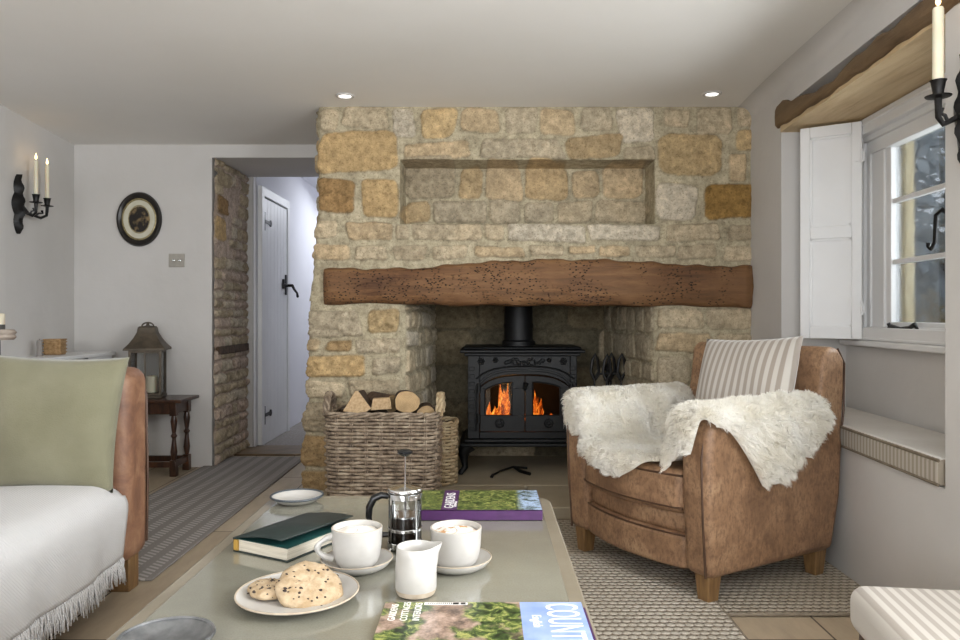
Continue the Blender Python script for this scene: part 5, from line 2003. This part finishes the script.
def oval(prof, name, mat, par, asp=1.21, n=48):
    mb = MB(); vs = []
    for (r_, dep) in prof:
        for k in range(n):
            a = 2 * PI * k / n; vs.append((r_ * math.cos(a), -dep, r_ * asp * math.sin(a)))
    fs = []
    for i in range(len(prof) - 1):
        for k in range(n): fs.append((i * n + k, i * n + (k + 1) % n, (i + 1) * n + (k + 1) % n, (i + 1) * n + k))
    if prof[-1][0] < .09 and len(prof) == 2: pass
    mb.add(vs, fs)
    if prof[-1][0] <= .002: pass
    return mb.build(name, mat, par, smooth=50)


oval([(.146, 0), (.148, .012), (.142, .026), (.130, .028), (.118, .018), (.112, .012)], 'frame', M['frame_black'], pc)
oval([(.114, .014), (.108, .016), (.104, .012)], 'slip', M['frame_gold'], pc)
oval([(.108, .012), (.080, .010), (.070, .010)], 'mount', M['mount'], pc)
oval([(.072, .0115), (.066, .0115)], 'inner_slip', M['frame_gold'], pc, 1.3)
oval([(.072, .009), (.0001, .009)], 'painting', M['painting'], pc, 1.3)
sw = thing('light_switch', 'double toggle light switch with metal plate beside the doorway', 'switch', ((177 - PX) / 152.1, D2, 1 + (PY - 260.5) / 152.1))
mb = MB(); mb.box((-.052, -.006, -.044), (.052, 0, .044)); mb.build('plate', M['switch'], sw, bevel=.002)
for x in (-.02, .02):
    mb = MB(); mb.lathe([(.009, 0), (.009, .003), (.004, .005), (.004, .014), (0, .015)], (x, -.006, 0), 12, R=Rm); mb.build('toggle', M['chrome'], sw)


# ------------------------------------------------------------------ candle sconces
def candle(label, p, h, r, flame_s=1.0, group='lit taper candles'):
    t = thing('taper_candle', label, 'candle', p, 0, group)
    mb = MB(); mb.lathe([(0, 0), (r, 0), (r * .96, h * .98), (r * .8, h), (0, h - .001)], (0, 0, 0), 20); mb.build('wax', M['candle_wax'], t)
    mb = MB(); mb.tube([(0, 0, h - .002), (.001, 0, h + .010)], .0012, 5); mb.build('wick', M['wick'], t)
    mb = MB(); mb.lathe([(0, h + .004), (.0045 * flame_s, h + .010), (.0055 * flame_s, h + .016), (.004 * flame_s, h + .026), (.0015 * flame_s, h + .036), (0, h + .042)], (0, 0, 0), 12)
    mb.build('flame', M['candle_flame'], t)
    ld = bpy.data.lights.new('candle_light', 'POINT'); ld.energy = .06; ld.color = (1, .62, .28); ld.shadow_soft_size = .012
    o = bpy.data.objects.new('candle_light', ld); COL.objects.link(o); o.parent = t; o.location = (0, 0, h + .03)
    return t


def sconce(label, wp, n, tv, tips, zc, zp0, zp1):
    """wp wall point (x,y); n inward normal; tv along the wall; tips = list of (out, along)"""
    t = thing('candle_sconce', label, 'wall sconce', (wp[0], wp[1], 0))
    W_ = lambda o, s_, z: (n[0] * o + tv[0] * s_, n[1] * o + tv[1] * s_, z)
    zm = (zp0 + zp1) / 2; hh = (zp1 - zp0) / 2
    mb = MB(); K = 22; P = []
    for i in range(K + 1):
        s_ = -1 + 2 * i / K
        w = (.010 + .030 * abs(math.cos(s_ * 4.2)) * (1 - s_ ** 2) + .022 * (1 - s_ ** 2))
        if abs(s_) > .97: w = .003
        P.append([W_(.002, -w, zm + s_ * hh), W_(.016 + .010 * (1 - s_ * s_), -w * .6, zm + s_ * hh), W_(.026 + .016 * (1 - s_ * s_) + .006 * math.sin(s_ * 14), 0, zm + s_ * hh), W_(.016 + .010 * (1 - s_ * s_), w * .6, zm + s_ * hh), W_(.002, w, zm + s_ * hh)])
    mb.grid(P); mb.build('backplate', M['iron'], t, smooth=30)
    for (o, s_) in tips:
        mb = MB()
        z0 = zm - .01
        mb.tube([W_(.03, 0, z0), W_(o * .5, s_ * .25, zc - .085), W_(o * .85, s_ * .7, zc - .100), W_(o, s_ * .95, zc - .080), W_(o, s_, zc - .045), W_(o, s_, zc - .02)], [.009, .008, .008, .008, .009, .010], 8)
        mb.tube([W_(o * .7, s_ * .5, zc - .095), W_(o * .8, s_ * .62, zc - .075), W_(o * .92, s_ * .78, zc - .070), W_(o * .9, s_ * .74, zc - .055)], [.005, .005, .005, .007], 6)
        arm = mb.build('arm', M['iron'], t)
        x, y, z = W_(o, s_, zc)
        mb = MB(); mb.lathe([(0, -.030), (.010, -.028), (.032, -.024), (.034, -.021), (.014, -.020), (.014, -.010), (.019, .018), (.022, .022), (.017, .022), (.0155, 0), (0, -.002)], (x, y, z), 20); mb.build('candle_cup', M['iron'], arm)
    return t


n1, t1 = (.991, .133), (-.133, .991)
wp = (-2.597, 4.14)
sconce('black iron two-armed candle sconce on the wall by the oval picture', wp, n1, t1, [(.082, .045), (.082, .185)], 1.655, 1.45, 1.78)
for i, (o, s_) in enumerate([(.082, .045), (.082, .185)]):
    x, y = wp[0] + n1[0] * o + t1[0] * s_, wp[1] + n1[1] * o + t1[1] * s_
    tc = candle(('lit cream taper candle on the iron sconce, the taller looking one of the pair', 'lit cream taper candle on the iron sconce, the one nearer the oval picture')[i], (x, y, 1.654), .215, .0115, 1.1, 'lit taper candles on the double sconce')
wp2 = Vector(RW(1.96, 0, 0))
nr = Vector((-1, .055)).normalized(); tr = Vector((-.055, -1)).normalized()
tipo = Vector((1.256, 2.07)) - Vector((wp2.x, wp2.y))
o_, s_ = tipo.dot(nr), tipo.dot(tr)
sconce('black iron candle sconce on the wall pier by the window seat', (wp2.x, wp2.y), nr, tr, [(o_, s_), (o_, s_ + .20)], 1.628, 1.40, 1.72)
candle('large cream taper candle lit in front of the timber lintel', (1.256, 2.07, 1.627), .225, .0148, 1.25, None)
q = Vector((wp2.x, wp2.y)) + nr * o_ + tr * (s_ + .20)

# ------------------------------------------------------------------ white shelf unit in the corner, with its things
cb = thing('white_cabinet', 'low white open cabinet in the corner behind the sofa', 'cabinet', (-2.52, 4.43, 0))
cz_ = .765
mb = MB(); mb.box((-.11, -.42, cz_ - .022), (.135, .40, cz_)); mb.build('top', M['white_paint'], cb, bevel=.003)
mb = MB(); mb.box((-.09, -.40, 0), (.11, -.375, cz_ - .022)); mb.box((-.09, .10, 0), (.11, .13, cz_ - .022)); mb.box((-.09, .36, 0), (.11, .385, cz_ - .022)); mb.box((-.09, -.40, 0), (-.075, .385, cz_ - .022))
mb.box((-.09, -.40, .03), (.11, .385, .05)); mb.box((.09, .10, .0), (.115, .39, cz_ - .022))
mb.build('body', M['white_paint'], cb)
mb = MB(); mb.box((-.09, -.38, .36), (.10, .10, .38)); mb.build('shelf', M['white_paint'], cb)
mb = MB(); mb.box((-.085, -.37, .05), (-.07, .10, cz_ - .022)); mb.build('shade_back', M['candle_dark'], cb)  # dark sheet over the white back, painting the shade inside the open bay
p = at(55, 353.5, 4.42)
rb = thing('raffia_pot', 'small square woven raffia pot on the white cabinet', 'pot', (p.x, p.y, cz_), .15)
mb = MB(); mb.box((-.046, -.046, 0), (.046, .046, .092)); mb.build('woven_body', M['raffia'], rb, bevel=.008, seg=3)
mb = MB()
for z in (.015, .035, .055, .075, .09):
    mb.tube([(x * .047, y * .047, z) for x, y in ((-1, -1), (0, -1.04), (1, -1), (1.04, 0), (1, 1), (0, 1.04), (-1, 1), (-1.04, 0))], .004, 5, closed=True)
mb.build('braid', M['raffia'], rb)
p = at(39.5, 355, 4.25)
gcn = thing('grey_candle', 'narrow grey candle beside the woven pot on the white cabinet', 'candle', (p.x, p.y, cz_))
mb = MB(); mb.lathe([(0, 0), (.015, 0), (.015, .085), (.010, .092), (0, .09)], (0, 0, 0), 16); mb.build('wax', M['grey_fabric'], gcn)
mb = MB(); mb.tube([(0, 0, .09), (0, 0, .10)], .001, 5); mb.build('wick', M['wick'], gcn)
# driftwood stand at the frame edge
p = at(3, 336, 3.3)
ds = thing('driftwood_stand', 'driftwood disc on a black metal leg behind the sofa arm', 'stand', (p.x - .02, p.y, 0))
zt_ = 1 - (329.5 - PY) * 3.3 / F
mb = MB(); mb.lathe([(0, zt_ - .048), (.060, zt_ - .046), (.072, zt_ - .034), (.066, zt_ - .024), (.073, zt_ - .012), (.062, zt_), (0, zt_)], (0, 0, 0), 18, sy=.9); mb.build('wood_disc', M['driftwood'], ds)
mb = MB(); mb.tube([(0, 0, .02), (0, 0, zt_ - .046)], .008, 8); mb.lathe([(0, 0), (.10, 0), (.10, .012), (0, .02)], (0, 0, 0), 24); mb.build('leg', M['iron'], ds)
pcn = thing('pillar_candle', 'short cream pillar candle with grey base band on the driftwood stand', 'candle', (p.x - .033, p.y, zt_))
mb = MB(); mb.lathe([(.036, .022), (.036, .068), (.030, .072), (0, .068)], (0, 0, 0), 24); mb.build('wax', M['candle_wax'], pcn)
mb = MB(); mb.lathe([(0, 0), (.0365, 0), (.0365, .022), (0, .022)], (0, 0, 0), 24); mb.build('band', M['candle_dark'], pcn)
